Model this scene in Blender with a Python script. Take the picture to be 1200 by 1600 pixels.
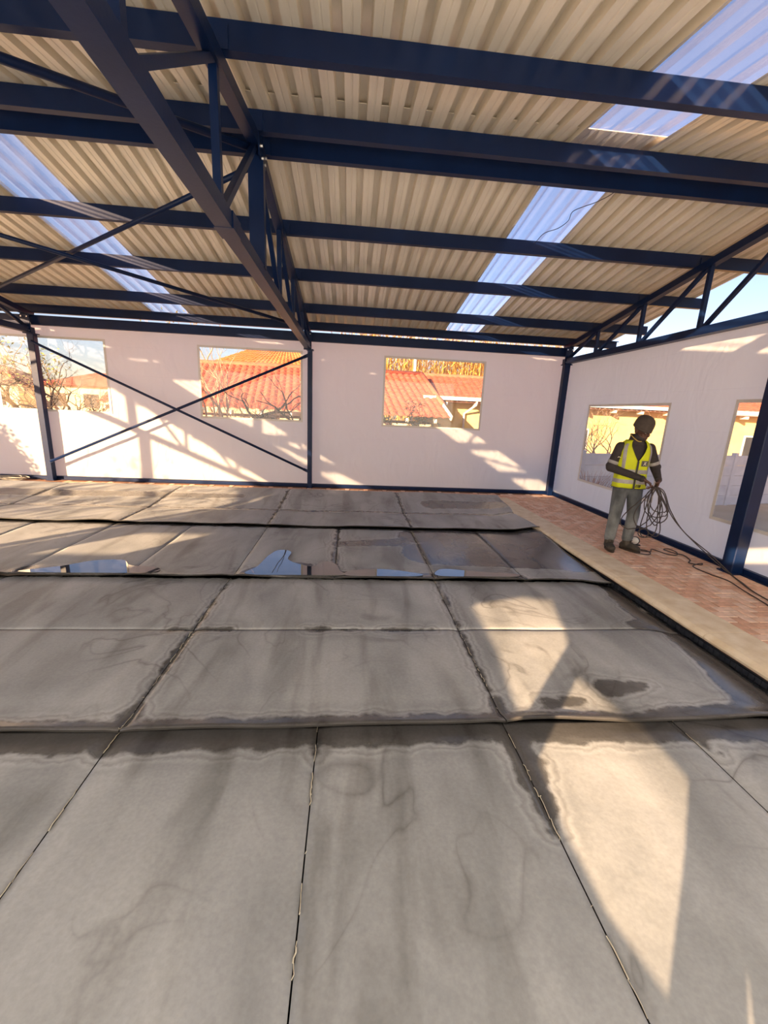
import bpy, bmesh, math, random
import numpy as np
from mathutils import Vector, Matrix, noise as mnoise
from mathutils.geometry import tessellate_polygon

# ------------------------------------------------------------------ camera, sky, sun, exposure
scene = bpy.context.scene
for o in list(bpy.data.objects):
    bpy.data.objects.remove(o)
COL = scene.collection

F_PX, YAW, PITCH, ROLL, EYE = 650.85, .0897967, .2364214, .0464555, 1.65
_f = Vector((math.sin(YAW) * math.cos(PITCH), math.cos(YAW) * math.cos(PITCH), -math.sin(PITCH)))
_r = Vector((math.cos(YAW), -math.sin(YAW), 0))
_u = _r.cross(_f)
_R = _r * math.cos(ROLL) + _u * math.sin(ROLL)
_U = -_r * math.sin(ROLL) + _u * math.cos(ROLL)
cam_data = bpy.data.cameras.new('camera')
cam_data.sensor_fit = 'VERTICAL'
cam_data.sensor_height = 36.0
cam_data.lens = F_PX / 1600 * 36.0
cam_data.clip_start = .02
cam_data.clip_end = 500
cam = bpy.data.objects.new('camera', cam_data)
COL.objects.link(cam)
cam.matrix_world = Matrix(((_R.x, _U.x, -_f.x, 0), (_R.y, _U.y, -_f.y, 0), (_R.z, _U.z, -_f.z, EYE), (0, 0, 0, 1)))
scene.camera = cam

SUN_TRAVEL = Vector((.87, 1.0, -.37)).normalized()
world = bpy.data.worlds.new('sky')
scene.world = world
world.use_nodes = True
wn = world.node_tree
wn.nodes.clear()
w_out = wn.nodes.new('ShaderNodeOutputWorld')
w_bg = wn.nodes.new('ShaderNodeBackground')
w_sky = wn.nodes.new('ShaderNodeTexSky')
w_sky.sky_type = 'NISHITA'
w_sky.sun_disc = False
w_sky.sun_elevation = math.asin(-SUN_TRAVEL.z)
w_sky.sun_rotation = math.atan2(-SUN_TRAVEL.x, -SUN_TRAVEL.y)
w_sky.air_density = 1.0
w_sky.dust_density = .8
w_sky.ozone_density = 1.6
w_bg.inputs['Strength'].default_value = .046
w_tint = wn.nodes.new('ShaderNodeMix')
w_tint.data_type = 'RGBA'
w_tint.blend_type = 'MULTIPLY'
w_tint.inputs[0].default_value = 1.0
w_tint.inputs[7].default_value = (1.02, .86, .95, 1)      # hazier, less green than the clear-air model
wn.links.new(w_sky.outputs[0], w_tint.inputs[6])
wn.links.new(w_tint.outputs[2], w_bg.inputs['Color'])
wn.links.new(w_bg.outputs[0], w_out.inputs['Surface'])

sun_data = bpy.data.lights.new('sun', 'SUN')
sun_data.energy = 3.7
sun_data.color = (1.0, .66, .36)
sun_data.angle = math.radians(.55)
sun = bpy.data.objects.new('sun', sun_data)
COL.objects.link(sun)
sun.rotation_euler = SUN_TRAVEL.to_track_quat('-Z', 'Y').to_euler()
sun.location = (-8, -9, 9)

scene.view_settings.view_transform = 'Standard'
scene.view_settings.look = 'None'
scene.view_settings.exposure = 2.52
scene.view_settings.gamma = 1.0
scene.view_settings.use_curve_mapping = False
scene.cycles.max_bounces = 12
scene.cycles.diffuse_bounces = 6
scene.cycles.transparent_max_bounces = 16
scene.cycles.caustics_reflective = False
scene.cycles.caustics_refractive = False

rnd = random.Random(7)

# ------------------------------------------------------------------ helpers
class MB:
    """collects faces for ONE mesh"""
    def __init__(s):
        s.v, s.f = [], []

    def add(s, verts, faces):
        b = len(s.v)
        s.v.extend([tuple(p) for p in verts])
        s.f.extend([tuple(b + i for i in f) for f in faces])
        return s

    def box(s, c, d, rz=0):
        cx, cy, cz = c
        x, y, z = d[0] / 2, d[1] / 2, d[2] / 2
        cs, sn = math.cos(rz), math.sin(rz)
        vs = []
        for (a, b, e) in ((-1, -1, -1), (1, -1, -1), (1, 1, -1), (-1, 1, -1), (-1, -1, 1), (1, -1, 1), (1, 1, 1), (-1, 1, 1)):
            px, py = a * x, b * y
            vs.append((cx + px * cs - py * sn, cy + px * sn + py * cs, cz + e * z))
        return s.add(vs, [(0, 3, 2, 1), (4, 5, 6, 7), (0, 1, 5, 4), (1, 2, 6, 5), (2, 3, 7, 6), (3, 0, 4, 7)])

    def cbox(s, c, d, ch):
        """box with chamfered top edges"""
        cx, cy, cz = c
        x, y, z = d[0] / 2, d[1] / 2, d[2] / 2
        vs = []
        for k, (ix, iz) in enumerate(((0, -z), (0, z - ch), (ch, z))):
            for (a, b) in ((-1, -1), (1, -1), (1, 1), (-1, 1)):
                vs.append((cx + a * (x - ix), cy + b * (y - ix), cz + iz))
        fs = [(3, 2, 1, 0), (8, 9, 10, 11)]
        for k in range(2):
            for i in range(4):
                j = (i + 1) % 4
                fs.append((k * 4 + i, k * 4 + j, k * 4 + 4 + j, k * 4 + 4 + i))
        return s.add(vs, fs)

    def beam(s, p, q, w, h, up=(0, 0, 1)):
        """rectangular bar from p to q"""
        p, q = Vector(p), Vector(q)
        d = (q - p).normalized()
        u = Vector(up)
        a = d.cross(u)
        if a.length < 1e-5:
            a = d.cross(Vector((1, 0, 0)))
        a.normalize()
        b = a.cross(d).normalized()
        vs = []
        for e in (p, q):
            for (i, j) in ((-1, -1), (1, -1), (1, 1), (-1, 1)):
                vs.append(e + a * (w / 2 * i) + b * (h / 2 * j))
        return s.add(vs, [(0, 1, 2, 3), (7, 6, 5, 4), (0, 4, 5, 1), (1, 5, 6, 2), (2, 6, 7, 3), (3, 7, 4, 0)])

    def tube(s, pts, r, n=6, cap=True):
        pts = [Vector(p) for p in pts]
        rs = r if isinstance(r, (list, tuple)) else [r] * len(pts)
        prev = None
        rings = []
        for i, p in enumerate(pts):
            a = pts[max(i - 1, 0)]
            b = pts[min(i + 1, len(pts) - 1)]
            d = (b - a)
            if d.length < 1e-9:
                d = Vector((0, 0, 1))
            d.normalize()
            if prev is None:
                ref = Vector((0, 0, 1)) if abs(d.z) < .9 else Vector((1, 0, 0))
                u = d.cross(ref).normalized()
            else:
                u = prev - d * prev.dot(d)
                u = u.normalized() if u.length > 1e-6 else d.cross(Vector((0, 0, 1))).normalized()
            prev = u
            w = d.cross(u)
            rings.append([p + (u * math.cos(t) + w * math.sin(t)) * rs[i] for t in [2 * math.pi * k / n for k in range(n)]])
        vs = [v for ring in rings for v in ring]
        fs = []
        for i in range(len(pts) - 1):
            for k in range(n):
                j = (k + 1) % n
                fs.append((i * n + k, i * n + j, (i + 1) * n + j, (i + 1) * n + k))
        if cap:
            fs.append(tuple(reversed(range(n))))
            fs.append(tuple(range((len(pts) - 1) * n, len(pts) * n)))
        return s.add(vs, fs)

    def extrude_profile(s, prof, axis_pts, closed=True):
        """prof: (y,z) points, swept along x from x0 to x1"""
        x0, x1 = axis_pts
        n = len(prof)
        vs = [(x0, a, b) for a, b in prof] + [(x1, a, b) for a, b in prof]
        fs = []
        for i in range(n if closed else n - 1):
            j = (i + 1) % n
            fs.append((i, n + i, n + j, j))
        return s.add(vs, fs)

    def capsule(s, p, q, r0, r1, n=14, m=5):
        p, q = Vector(p), Vector(q)
        d = (q - p)
        L = d.length
        d = d / L if L > 1e-7 else Vector((0, 0, 1))
        pts, rs = [], []
        for i in range(m + 1):
            t = math.pi / 2 * i / m
            pts.append(p - d * (r0 * math.cos(t)))
            rs.append(max(r0 * math.sin(t), .0006))
        for i in range(m + 1):
            t = math.pi / 2 * (1 - i / m)
            pts.append(q + d * (r1 * math.cos(t)))
            rs.append(max(r1 * math.sin(t), .0006))
        return s.tube(pts, rs, n)

    def ell(s, c, r, n=18, m=12, rot=None):
        c = Vector(c)
        vs = []
        for i in range(m + 1):
            t = math.pi * i / m
            for k in range(n):
                a = 2 * math.pi * k / n
                st = max(math.sin(t), .004)
                v = Vector((r[0] * st * math.cos(a), r[1] * st * math.sin(a), -r[2] * math.cos(t)))
                if rot:
                    v = rot @ v
                vs.append(c + v)
        fs = [tuple(reversed(range(n))), tuple(range(m * n, m * n + n))]
        for i in range(m):
            for k in range(n):
                j = (k + 1) % n
                fs.append((i * n + k, i * n + j, (i + 1) * n + j, (i + 1) * n + k))
        return s.add(vs, fs)

    def mesh(s, name):
        me = bpy.data.meshes.new(name)
        me.from_pydata(s.v, [], s.f)
        me.update()
        return me

    def build(s, name, mat, parent=None, smooth=False):
        return link(name, s.mesh(name), mat, parent, smooth)


def link(name, me, mat, parent=None, smooth=False):
    if mat is not None and not me.materials:
        me.materials.append(mat)
    if smooth and len(me.polygons):
        me.polygons.foreach_set('use_smooth', [True] * len(me.polygons))
    o = bpy.data.objects.new(name, me)
    COL.objects.link(o)
    if parent is not None:
        o.parent = parent
    return o


def tag(o, label=None, cat=None, group=None, kind=None):
    if label:
        o['label'] = label
    if cat:
        o['category'] = cat
    if group:
        o['group'] = group
    if kind:
        o['kind'] = kind
    return o


def thing(name, loc, label, cat, group=None, kind=None, rz=0):
    o = bpy.data.objects.new(name, None)
    o.empty_display_size = .1
    COL.objects.link(o)
    o.location = loc
    o.rotation_euler = (0, 0, rz)
    tag(o, label, cat, group, kind)
    return o


def part(name, mb, mat, root, smooth=False):
    """mesh given in world coordinates, parented to an unrotated root"""
    lx, ly, lz = root.location
    mb.v = [(a - lx, b - ly, c - lz) for a, b, c in mb.v]
    return mb.build(name, mat, root, smooth)


# ------------------------------------------------------------------ materials
def lin(c):
    return tuple(((x / 255) / 12.92 if x / 255 <= .04045 else ((x / 255 + .055) / 1.055) ** 2.4) for x in c)


def nodes(name):
    m = bpy.data.materials.new(name)
    m.use_nodes = True
    nt = m.node_tree
    for n in list(nt.nodes):
        nt.nodes.remove(n)
    out = nt.nodes.new('ShaderNodeOutputMaterial')
    return m, nt, out


def N(nt, typ, **kw):
    n = nt.nodes.new(typ)
    for k, v in kw.items():
        if k.startswith('i_'):
            key = k[2:]
            key = int(key) if key.isdigit() else key.replace('_', ' ')
            n.inputs[key].default_value = v
        else:
            setattr(n, k, v)
    return n


def ramp(nt, stops, interp='LINEAR'):
    r = nt.nodes.new('ShaderNodeValToRGB')
    r.color_ramp.interpolation = interp
    els = r.color_ramp.elements
    while len(els) > 1:
        els.remove(els[-1])
    els[0].position = stops[0][0]
    els[0].color = tuple(stops[0][1]) + ((1,) if len(stops[0][1]) == 3 else ())
    for p, c in stops[1:]:
        e = els.new(p)
        e.color = tuple(c) + ((1,) if len(c) == 3 else ())
    return r


def pmat(name, c1, c2=None, scale=6.0, rough=.6, metal=0.0, bump=0.0, bscale=None, detail=4, rough2=None, spec=.5, coat=0, stretch=None):
    """principled material with a noise colour variation between c1 and c2"""
    m, nt, out = nodes(name)
    b = N(nt, 'ShaderNodeBsdfPrincipled')
    b.inputs['Roughness'].default_value = rough
    b.inputs['Metallic'].default_value = metal
    b.inputs['Specular IOR Level'].default_value = spec
    if coat:
        b.inputs['Coat Weight'].default_value = coat
    tc = N(nt, 'ShaderNodeTexCoord')
    src = tc.outputs['Object']
    if stretch:
        mp = N(nt, 'ShaderNodeMapping')
        mp.inputs['Scale'].default_value = stretch
        nt.links.new(src, mp.inputs[0])
        src = mp.outputs[0]
    nz = N(nt, 'ShaderNodeTexNoise')
    nz.inputs['Scale'].default_value = scale
    nz.inputs['Detail'].default_value = detail
    nt.links.new(src, nz.inputs['Vector'])
    rp = ramp(nt, [(.3, c1), (.7, c2 or tuple(x * .8 for x in c1))])
    nt.links.new(nz.outputs[0], rp.inputs[0])
    nt.links.new(rp.outputs[0], b.inputs['Base Color'])
    if rough2 is not None:
        mr = N(nt, 'ShaderNodeMapRange')
        mr.inputs[3].default_value = rough
        mr.inputs[4].default_value = rough2
        nt.links.new(nz.outputs[0], mr.inputs[0])
        nt.links.new(mr.outputs[0], b.inputs['Roughness'])
    if bump:
        n2 = N(nt, 'ShaderNodeTexNoise')
        n2.inputs['Scale'].default_value = bscale or scale * 6
        n2.inputs['Detail'].default_value = 3
        nt.links.new(src, n2.inputs['Vector'])
        bp = N(nt, 'ShaderNodeBump')
        bp.inputs['Strength'].default_value = bump
        bp.inputs['Distance'].default_value = .01
        nt.links.new(n2.outputs[0], bp.inputs['Height'])
        nt.links.new(bp.outputs[0], b.inputs['Normal'])
    nt.links.new(b.outputs[0], out.inputs[0])
    return m


def fabric_material(name='pvc_fabric', thin=.52, tcol=(.80, .84, .90)):
    m, nt, out = nodes(name)
    tc = N(nt, 'ShaderNodeTexCoord')
    nz = N(nt, 'ShaderNodeTexNoise')
    nz.inputs['Scale'].default_value = .9
    nz.inputs['Detail'].default_value = 5
    nt.links.new(tc.outputs['Object'], nz.inputs['Vector'])
    rp = ramp(nt, [(.3, (.80, .815, .805)), (.7, (.86, .875, .865))])
    nt.links.new(nz.outputs[0], rp.inputs[0])
    # creases
    mp = N(nt, 'ShaderNodeMapping')
    mp.inputs['Scale'].default_value = (1.5, 1.5, .75)
    nt.links.new(tc.outputs['Object'], mp.inputs[0])
    n2 = N(nt, 'ShaderNodeTexNoise')
    n2.inputs['Scale'].default_value = 1.3
    n2.inputs['Detail'].default_value = 3
    n2.inputs['Distortion'].default_value = .8
    nt.links.new(mp.outputs[0], n2.inputs['Vector'])
    # horizontal weld lines every 0.5 m
    sx = N(nt, 'ShaderNodeSeparateXYZ')
    nt.links.new(tc.outputs['Object'], sx.inputs[0])
    fq = N(nt, 'ShaderNodeMath', operation='MULTIPLY')
    fq.inputs[1].default_value = 1.9
    nt.links.new(sx.outputs[2], fq.inputs[0])
    fr_ = N(nt, 'ShaderNodeMath', operation='FRACT')
    nt.links.new(fq.outputs[0], fr_.inputs[0])
    wl = ramp(nt, [(0, (1, 1, 1)), (.012, (1, 1, 1)), (.025, (.72, .72, .72)), (.04, (.8, .8, .8))])
    nt.links.new(fr_.outputs[0], wl.inputs[0])
    n3 = N(nt, 'ShaderNodeTexNoise')
    n3.inputs['Scale'].default_value = 4.2
    n3.inputs['Detail'].default_value = 4
    n3.inputs['Distortion'].default_value = 1.6
    nt.links.new(mp.outputs[0], n3.inputs['Vector'])
    sm_ = N(nt, 'ShaderNodeMath', operation='MULTIPLY_ADD')
    sm_.inputs[1].default_value = .07
    nt.links.new(n3.outputs[0], sm_.inputs[0])
    nt.links.new(n2.outputs[0], sm_.inputs[2])
    sm2 = N(nt, 'ShaderNodeMath', operation='MULTIPLY_ADD')
    sm2.inputs[1].default_value = .10
    nt.links.new(wl.outputs[0], sm2.inputs[0])
    nt.links.new(sm_.outputs[0], sm2.inputs[2])
    bp = N(nt, 'ShaderNodeBump')
    bp.inputs['Strength'].default_value = .8
    bp.inputs['Distance'].default_value = .09
    nt.links.new(sm2.outputs[0], bp.inputs['Height'])
    b = N(nt, 'ShaderNodeBsdfPrincipled')
    b.inputs['Roughness'].default_value = .38
    b.inputs['Specular IOR Level'].default_value = .35
    nt.links.new(rp.outputs[0], b.inputs['Base Color'])
    nt.links.new(bp.outputs[0], b.inputs['Normal'])
    t = N(nt, 'ShaderNodeBsdfTranslucent')
    t.inputs['Color'].default_value = tuple(tcol) + (1,)
    mx = N(nt, 'ShaderNodeMixShader')
    mx.inputs[0].default_value = thin
    nt.links.new(b.outputs[0], mx.inputs[1])
    nt.links.new(t.outputs[0], mx.inputs[2])
    nt.links.new(mx.outputs[0], out.inputs[0])
    return m


def clear_material(name, tint, haze, haze_col=(.8, .82, .85), rough=.03, refl=.92):
    """clear plastic: transparent by Fresnel, a little haze"""
    m, nt, out = nodes(name)
    # Schlick Fresnel, the same from both sides of the thin sheet
    lw = N(nt, 'ShaderNodeLayerWeight')
    lw.inputs['Blend'].default_value = .5
    pw = N(nt, 'ShaderNodeMath', operation='POWER')
    pw.inputs[1].default_value = 5.0
    nt.links.new(lw.outputs['Facing'], pw.inputs[0])
    fr = N(nt, 'ShaderNodeMath', operation='MULTIPLY_ADD')
    fr.inputs[1].default_value = refl
    fr.inputs[2].default_value = .06
    nt.links.new(pw.outputs[0], fr.inputs[0])
    tr = N(nt, 'ShaderNodeBsdfTransparent')
    tr.inputs['Color'].default_value = tuple(tint) + (1,)
    gl = N(nt, 'ShaderNodeBsdfGlossy')
    gl.inputs['Roughness'].default_value = rough
    mx = N(nt, 'ShaderNodeMixShader')
    nt.links.new(fr.outputs[0], mx.inputs[0])
    nt.links.new(tr.outputs[0], mx.inputs[1])
    nt.links.new(gl.outputs[0], mx.inputs[2])
    df = N(nt, 'ShaderNodeBsdfTranslucent')
    df.inputs['Color'].default_value = tuple(haze_col) + (1,)
    d2 = N(nt, 'ShaderNodeBsdfDiffuse')
    d2.inputs['Color'].default_value = tuple(haze_col) + (1,)
    m2 = N(nt, 'ShaderNodeMixShader')
    m2.inputs[0].default_value = .5
    nt.links.new(df.outputs[0], m2.inputs[1])
    nt.links.new(d2.outputs[0], m2.inputs[2])
    nz = N(nt, 'ShaderNodeTexNoise')
    nz.inputs['Scale'].default_value = 2.2
    nz.inputs['Detail'].default_value = 5
    tc = N(nt, 'ShaderNodeTexCoord')
    mp = N(nt, 'ShaderNodeMapping')
    mp.inputs['Scale'].default_value = (1, .35, 1)
    nt.links.new(tc.outputs['Object'], mp.inputs[0])
    nt.links.new(mp.outputs[0], nz.inputs['Vector'])
    mr = N(nt, 'ShaderNodeMapRange')
    mr.inputs[1].default_value = .3
    mr.inputs[2].default_value = .75
    mr.inputs[3].default_value = haze * .5
    mr.inputs[4].default_value = haze * 1.5
    nt.links.new(nz.outputs[0], mr.inputs[0])
    m3 = N(nt, 'ShaderNodeMixShader')
    nt.links.new(mr.outputs[0], m3.inputs[0])
    nt.links.new(mx.outputs[0], m3.inputs[1])
    nt.links.new(m2.outputs[0], m3.inputs[2])
    nt.links.new(m3.outputs[0], out.inputs[0])
    return m


def cover_material():
    """grey thermal pool blanket: dry cloth, wet margins (attribute 'wet' = metres to the nearest wet zone), tide lines"""
    m, nt, out = nodes('pool_blanket')
    L = nt.links
    tc = N(nt, 'ShaderNodeTexCoord')
    at = N(nt, 'ShaderNodeAttribute', attribute_name='wet')
    P = tc.outputs['Object']

    def noise(scale, det, dist=0, st=None):
        src = P
        if st:
            mp = N(nt, 'ShaderNodeMapping')
            mp.inputs['Scale'].default_value = st
            L.new(P, mp.inputs[0])
            src = mp.outputs[0]
        n = N(nt, 'ShaderNodeTexNoise')
        n.inputs['Scale'].default_value = scale
        n.inputs['Detail'].default_value = det
        n.inputs['Distortion'].default_value = dist
        L.new(src, n.inputs['Vector'])
        return n.outputs[0]

    def math_(op, a, b=None, c=None):
        n = N(nt, 'ShaderNodeMath', operation=op)
        for i, v in enumerate((a, b, c)):
            if v is None:
                continue
            if isinstance(v, (int, float)):
                n.inputs[i].default_value = v
            else:
                L.new(v, n.inputs[i])
        return n.outputs[0]

    wob = math_('MULTIPLY_ADD', noise(7, 4, .4), .13, -.065)
    wob2 = math_('MULTIPLY_ADD', noise(30, 3), .02, -.01)
    d = math_('ADD', math_('ADD', at.outputs['Fac'], wob), wob2)
    # blotchy dry cloth
    big = noise(1.5, 5, .6, (1.2, .55, 1))
    fine = noise(60, 4)
    base = ramp(nt, [(.28, lin((132, 135, 139))), (.5, lin((158, 161, 166))), (.72, lin((178, 180, 184)))])
    L.new(big, base.inputs[0])
    # faint old water stain lines
    st = noise(1.3, 3, 1.2, (1, .8, 1))
    ring = math_('ABSOLUTE', math_('SUBTRACT', math_('FRACT', math_('MULTIPLY', st, 5.0)), .5))
    rr = ramp(nt, [(0, (.62, .61, .6)), (.05, (.86, .85, .84)), (.13, (1, 1, 1))])
    L.new(ring, rr.inputs[0])
    stain_amt = ramp(nt, [(.44, (0, 0, 0)), (.60, (1, 1, 1))])
    L.new(noise(.9, 2), stain_amt.inputs[0])
    mxs = N(nt, 'ShaderNodeMix', data_type='RGBA', blend_type='MULTIPLY')
    L.new(stain_amt.outputs[0], mxs.inputs[0])
    L.new(base.outputs[0], mxs.inputs[6])
    L.new(rr.outputs[0], mxs.inputs[7])
    # long drying streaks down the length of the blanket
    sk = noise(2.6, 4, .5, (1.6, .28, 1))
    skr = ramp(nt, [(.34, (.70, .69, .67)), (.47, (.98, .98, .97)), (.62, (1.04, 1.04, 1.04))])
    L.new(sk, skr.inputs[0])
    mxk = N(nt, 'ShaderNodeMix', data_type='RGBA', blend_type='MULTIPLY')
    mxk.inputs[0].default_value = 1
    L.new(mxs.outputs[2], mxk.inputs[6])
    L.new(skr.outputs[0], mxk.inputs[7])
    mxs = mxk
    # weave grain
    gr = ramp(nt, [(.3, (.9, .9, .9)), (.7, (1.05, 1.05, 1.05))])
    L.new(fine, gr.inputs[0])
    mxg = N(nt, 'ShaderNodeMix', data_type='RGBA', blend_type='MULTIPLY')
    mxg.inputs[0].default_value = 1
    L.new(mxs.outputs[2], mxg.inputs[6])
    L.new(gr.outputs[0], mxg.inputs[7])
    # tide lines around the wet margin: distance d in metres mapped 0..1 over -0.05 .. 0.25
    mr = N(nt, 'ShaderNodeMapRange')
    mr.inputs[1].default_value = -.05
    mr.inputs[2].default_value = .25
    L.new(d, mr.inputs[0])
    tide = ramp(nt, [(0.0, (.27, .255, .25)), (.15, (.36, .35, .34)), (.18, (.75, .74, .73)), (.23, (1.12, 1.12, 1.12)), (.30, (.80, .79, .78)),
                     (.36, (1.10, 1.1, 1.1)), (.45, (.92, .92, .92)), (.7, (1.03, 1.03, 1.03)), (1, (1, 1, 1))])
    L.new(mr.outputs[0], tide.inputs[0])
    mxt = N(nt, 'ShaderNodeMix', data_type='RGBA', blend_type='MULTIPLY')
    mxt.inputs[0].default_value = 1
    L.new(mxg.outputs[2], mxt.inputs[6])
    L.new(tide.outputs[0], mxt.inputs[7])
    b = N(nt, 'ShaderNodeBsdfPrincipled')
    L.new(mxt.outputs[2], b.inputs['Base Color'])
    rg = N(nt, 'ShaderNodeMapRange')
    rg.inputs[1].default_value = -.02
    rg.inputs[2].default_value = .06
    rg.inputs[3].default_value = .24
    rg.inputs[4].default_value = .52
    L.new(d, rg.inputs[0])
    L.new(rg.outputs[0], b.inputs['Roughness'])
    b.inputs['Specular IOR Level'].default_value = .5
    bp = N(nt, 'ShaderNodeBump')
    bp.inputs['Strength'].default_value = .25
    bp.inputs['Distance'].default_value = .02
    L.new(noise(5, 4), bp.inputs['Height'])
    L.new(bp.outputs[0], b.inputs['Normal'])
    L.new(b.outputs[0], out.inputs[0])
    return m


M = {}
M['steel'] = pmat('navy_paint', (.0025, .011, .048), (.0035, .016, .066), 3, .40, 0, .05, 40, spec=.25)
M['fabric'] = fabric_material()
M['fill_fabric'] = fabric_material('light_fill_fabric', .92, (.60, .77, 1.0))  # near wall fabric, extra translucent and blue-tinted to fill the interior with light
M['hem'] = pmat('hem', (.70, .68, .65), (.62, .60, .57), 5, .5)
M['pane'] = clear_material('clear_pvc', (.97, .97, .96), .075)
M['skylight'] = clear_material('clear_sheet', (.86, .87, .92), .09, (.82, .84, .90), .12, .40)
M['sheet'] = pmat('zinc_sheet', (.95, .87, .73), (.80, .73, .61), 2.4, .34, .18, .04, 30, detail=5, stretch=(3, .6, 1))
M['bolt'] = pmat('bolt_zinc', (.65, .65, .66), (.5, .5, .5), 20, .3, .9)
M['cover'] = cover_material()
M['shaded_rim'] = pmat('gap_shade_edge', (.022, .021, .021), (.03, .029, .028), 20, .8)  # rim coloured near black to stand for the shaded gap between blankets
M['thread'] = pmat('frayed_thread', (.62, .58, .48), (.45, .40, .30), 30, .8)
M['water'] = pmat('water', (.022, .022, .020), (.03, .03, .028), 3, .015, 0, spec=1.0, coat=1.0)
M['coping'] = pmat('coping_stone', lin((236, 222, 200)), lin((216, 196, 166)), 7, .75, 0, .25, 50)
M['mortar'] = pmat('mortar', lin((150, 108, 84)), lin((122, 86, 66)), 9, .95, 0, .3, 60)
M['brick'] = []
for i, c in enumerate(((246, 206, 180), (238, 192, 164), (248, 214, 192), (232, 184, 156))):
    M['brick'].append(pmat('paver_%d' % i, lin(c), lin(tuple(int(x * .86) for x in c)), 14, .85, 0, .3, 90))
M['mosaic'] = pmat('mosaic', (.018, .022, .035), (.05, .055, .07), 25, .3)
M['basin'] = pmat('basin', (.03, .035, .045), (.02, .02, .03), 4, .6)
M['slab'] = pmat('concrete', (.30, .28, .25), (.24, .22, .20), 3, .9, 0, .2)
M['cord'] = pmat('black_cord', (.03, .022, .02), (.045, .03, .027), 20, .5)
M['palecord'] = pmat('pale_cord', (.45, .42, .36), (.35, .32, .28), 20, .6)

# ------------------------------------------------------------------ building dimensions (metres, z=0 = paving)
RIDGE_Y, HALF, SLOPE, CH_TOP = 4.28, 4.59, .154, 3.17
XT_END, X_L, X_C, X_R = -8.5, -6.0, -.86, 4.47          # truss lines
Y_FAR, Y_NEAR = 8.87, -.31
WALL_FAR_Y, WALL_R_X, WALL_NEAR_Y = 9.0, 4.62, -.46
ROOF_X0, ROOF_X1 = -9.4, 5.62


def zchord(y):
    """top of the truss top chord = underside of purlins"""
    return CH_TOP + SLOPE * (HALF - abs(y - RIDGE_Y))


# ------------------------------------------------------------------ ground outside, slab, pool basin
gm = MB()
gm.add([(-120, -60, -.8), (120, -60, -.8), (120, 160, -.8), (-120, 160, -.8)], [(0, 1, 2, 3)])
M['ground'] = pmat('dry_ground', lin((214, 184, 150)), lin((190, 164, 126)), .6, .95, 0, .3, 8)
tag(gm.build('ground', M['ground']), 'dry reddish ground around the pool shelter', kind='structure')

sm = MB()
PX0, PX1, PY0, PY1 = -7.6, 2.97, -.30, 8.12          # pool opening
SX0, SX1, SY0, SY1 = -9.0, 4.95, -.9, 9.35
for (a, b, c, d) in ((SX0, PX0, SY0, SY1), (PX1, SX1, SY0, SY1), (PX0, PX1, SY0, PY0), (PX0, PX1, PY1, SY1)):
    sm.box(((a + b) / 2, (c + d) / 2, -.44), (b - a, d - c, .72))
tag(sm.build('slab', M['slab']), 'concrete slab under the paving', kind='structure')
bm_ = MB()
for (p, q) in (((PX0, PY0), (PX1, PY0)), ((PX1, PY0), (PX1, PY1)), ((PX1, PY1), (PX0, PY1)), ((PX0, PY1), (PX0, PY0))):
    bm_.add([(p[0], p[1], -.76), (q[0], q[1], -.76), (q[0], q[1], -.07), (p[0], p[1], -.07)], [(3, 2, 1, 0)])
bm_.add([(PX0, PY0, -.75), (PX1, PY0, -.75), (PX1, PY1, -.75), (PX0, PY1, -.75)], [(0, 1, 2, 3)])
basin = tag(bm_.build('pool_basin', M['basin']), 'dark pool basin under the cover blankets', kind='structure')
mo = MB()
for r_ in range(3):
    y = -.28
    while y < 8.1:
        mo.box((PX1 - .004, y + .024, -.105 - r_ * .05), (.012, .044, .044))
        y += .05
mob = mo.build('mosaic_tile', M['mosaic'], basin)
tag(mob, kind='stuff')

# ------------------------------------------------------------------ paving (herringbone bricks), coping
fl = MB()
for (a, b, c, d) in ((3.0, 4.90, -.8, 9.3), (-8.9, 3.0, 8.12, 9.3)):
    fl.box(((a + b) / 2, (c + d) / 2, -.0425), (b - a, d - c, .075))
floor = tag(fl.build('floor', M['mortar']), 'brick paving around the pool', kind='structure')
BR = .1
bricks = []
brick_meshes = {}


def brick_mesh(dims, k):
    if (dims, k) not in brick_meshes:
        me = MB().cbox((0, 0, 0), (dims[0], dims[1], .03), .004).mesh('brick')
        me.materials.append(M['brick'][k])
        brick_meshes[dims, k] = me
    return brick_meshes[dims, k]


def project(p):
    v = Vector(p) - Vector((0, 0, EYE))
    z = v.dot(_f)
    if z < .05:
        return None
    return 600 + F_PX * v.dot(_R) / z, 800 - F_PX * v.dot(_U) / z, z


def pave_clip(x0, y0, x1, y1):
    """brick rectangle cut to the paved strips, or None"""
    if x1 > 3.36:
        r_ = (max(x0, 3.318), max(y0, -.5), min(x1, 4.66), min(y1, 9.06))
    else:
        r_ = (max(x0, -8.6), max(y0, 8.31), x1, min(y1, 9.06))
    return r_ if r_[2] - r_[0] > .03 and r_[3] - r_[1] > .03 else None


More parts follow.
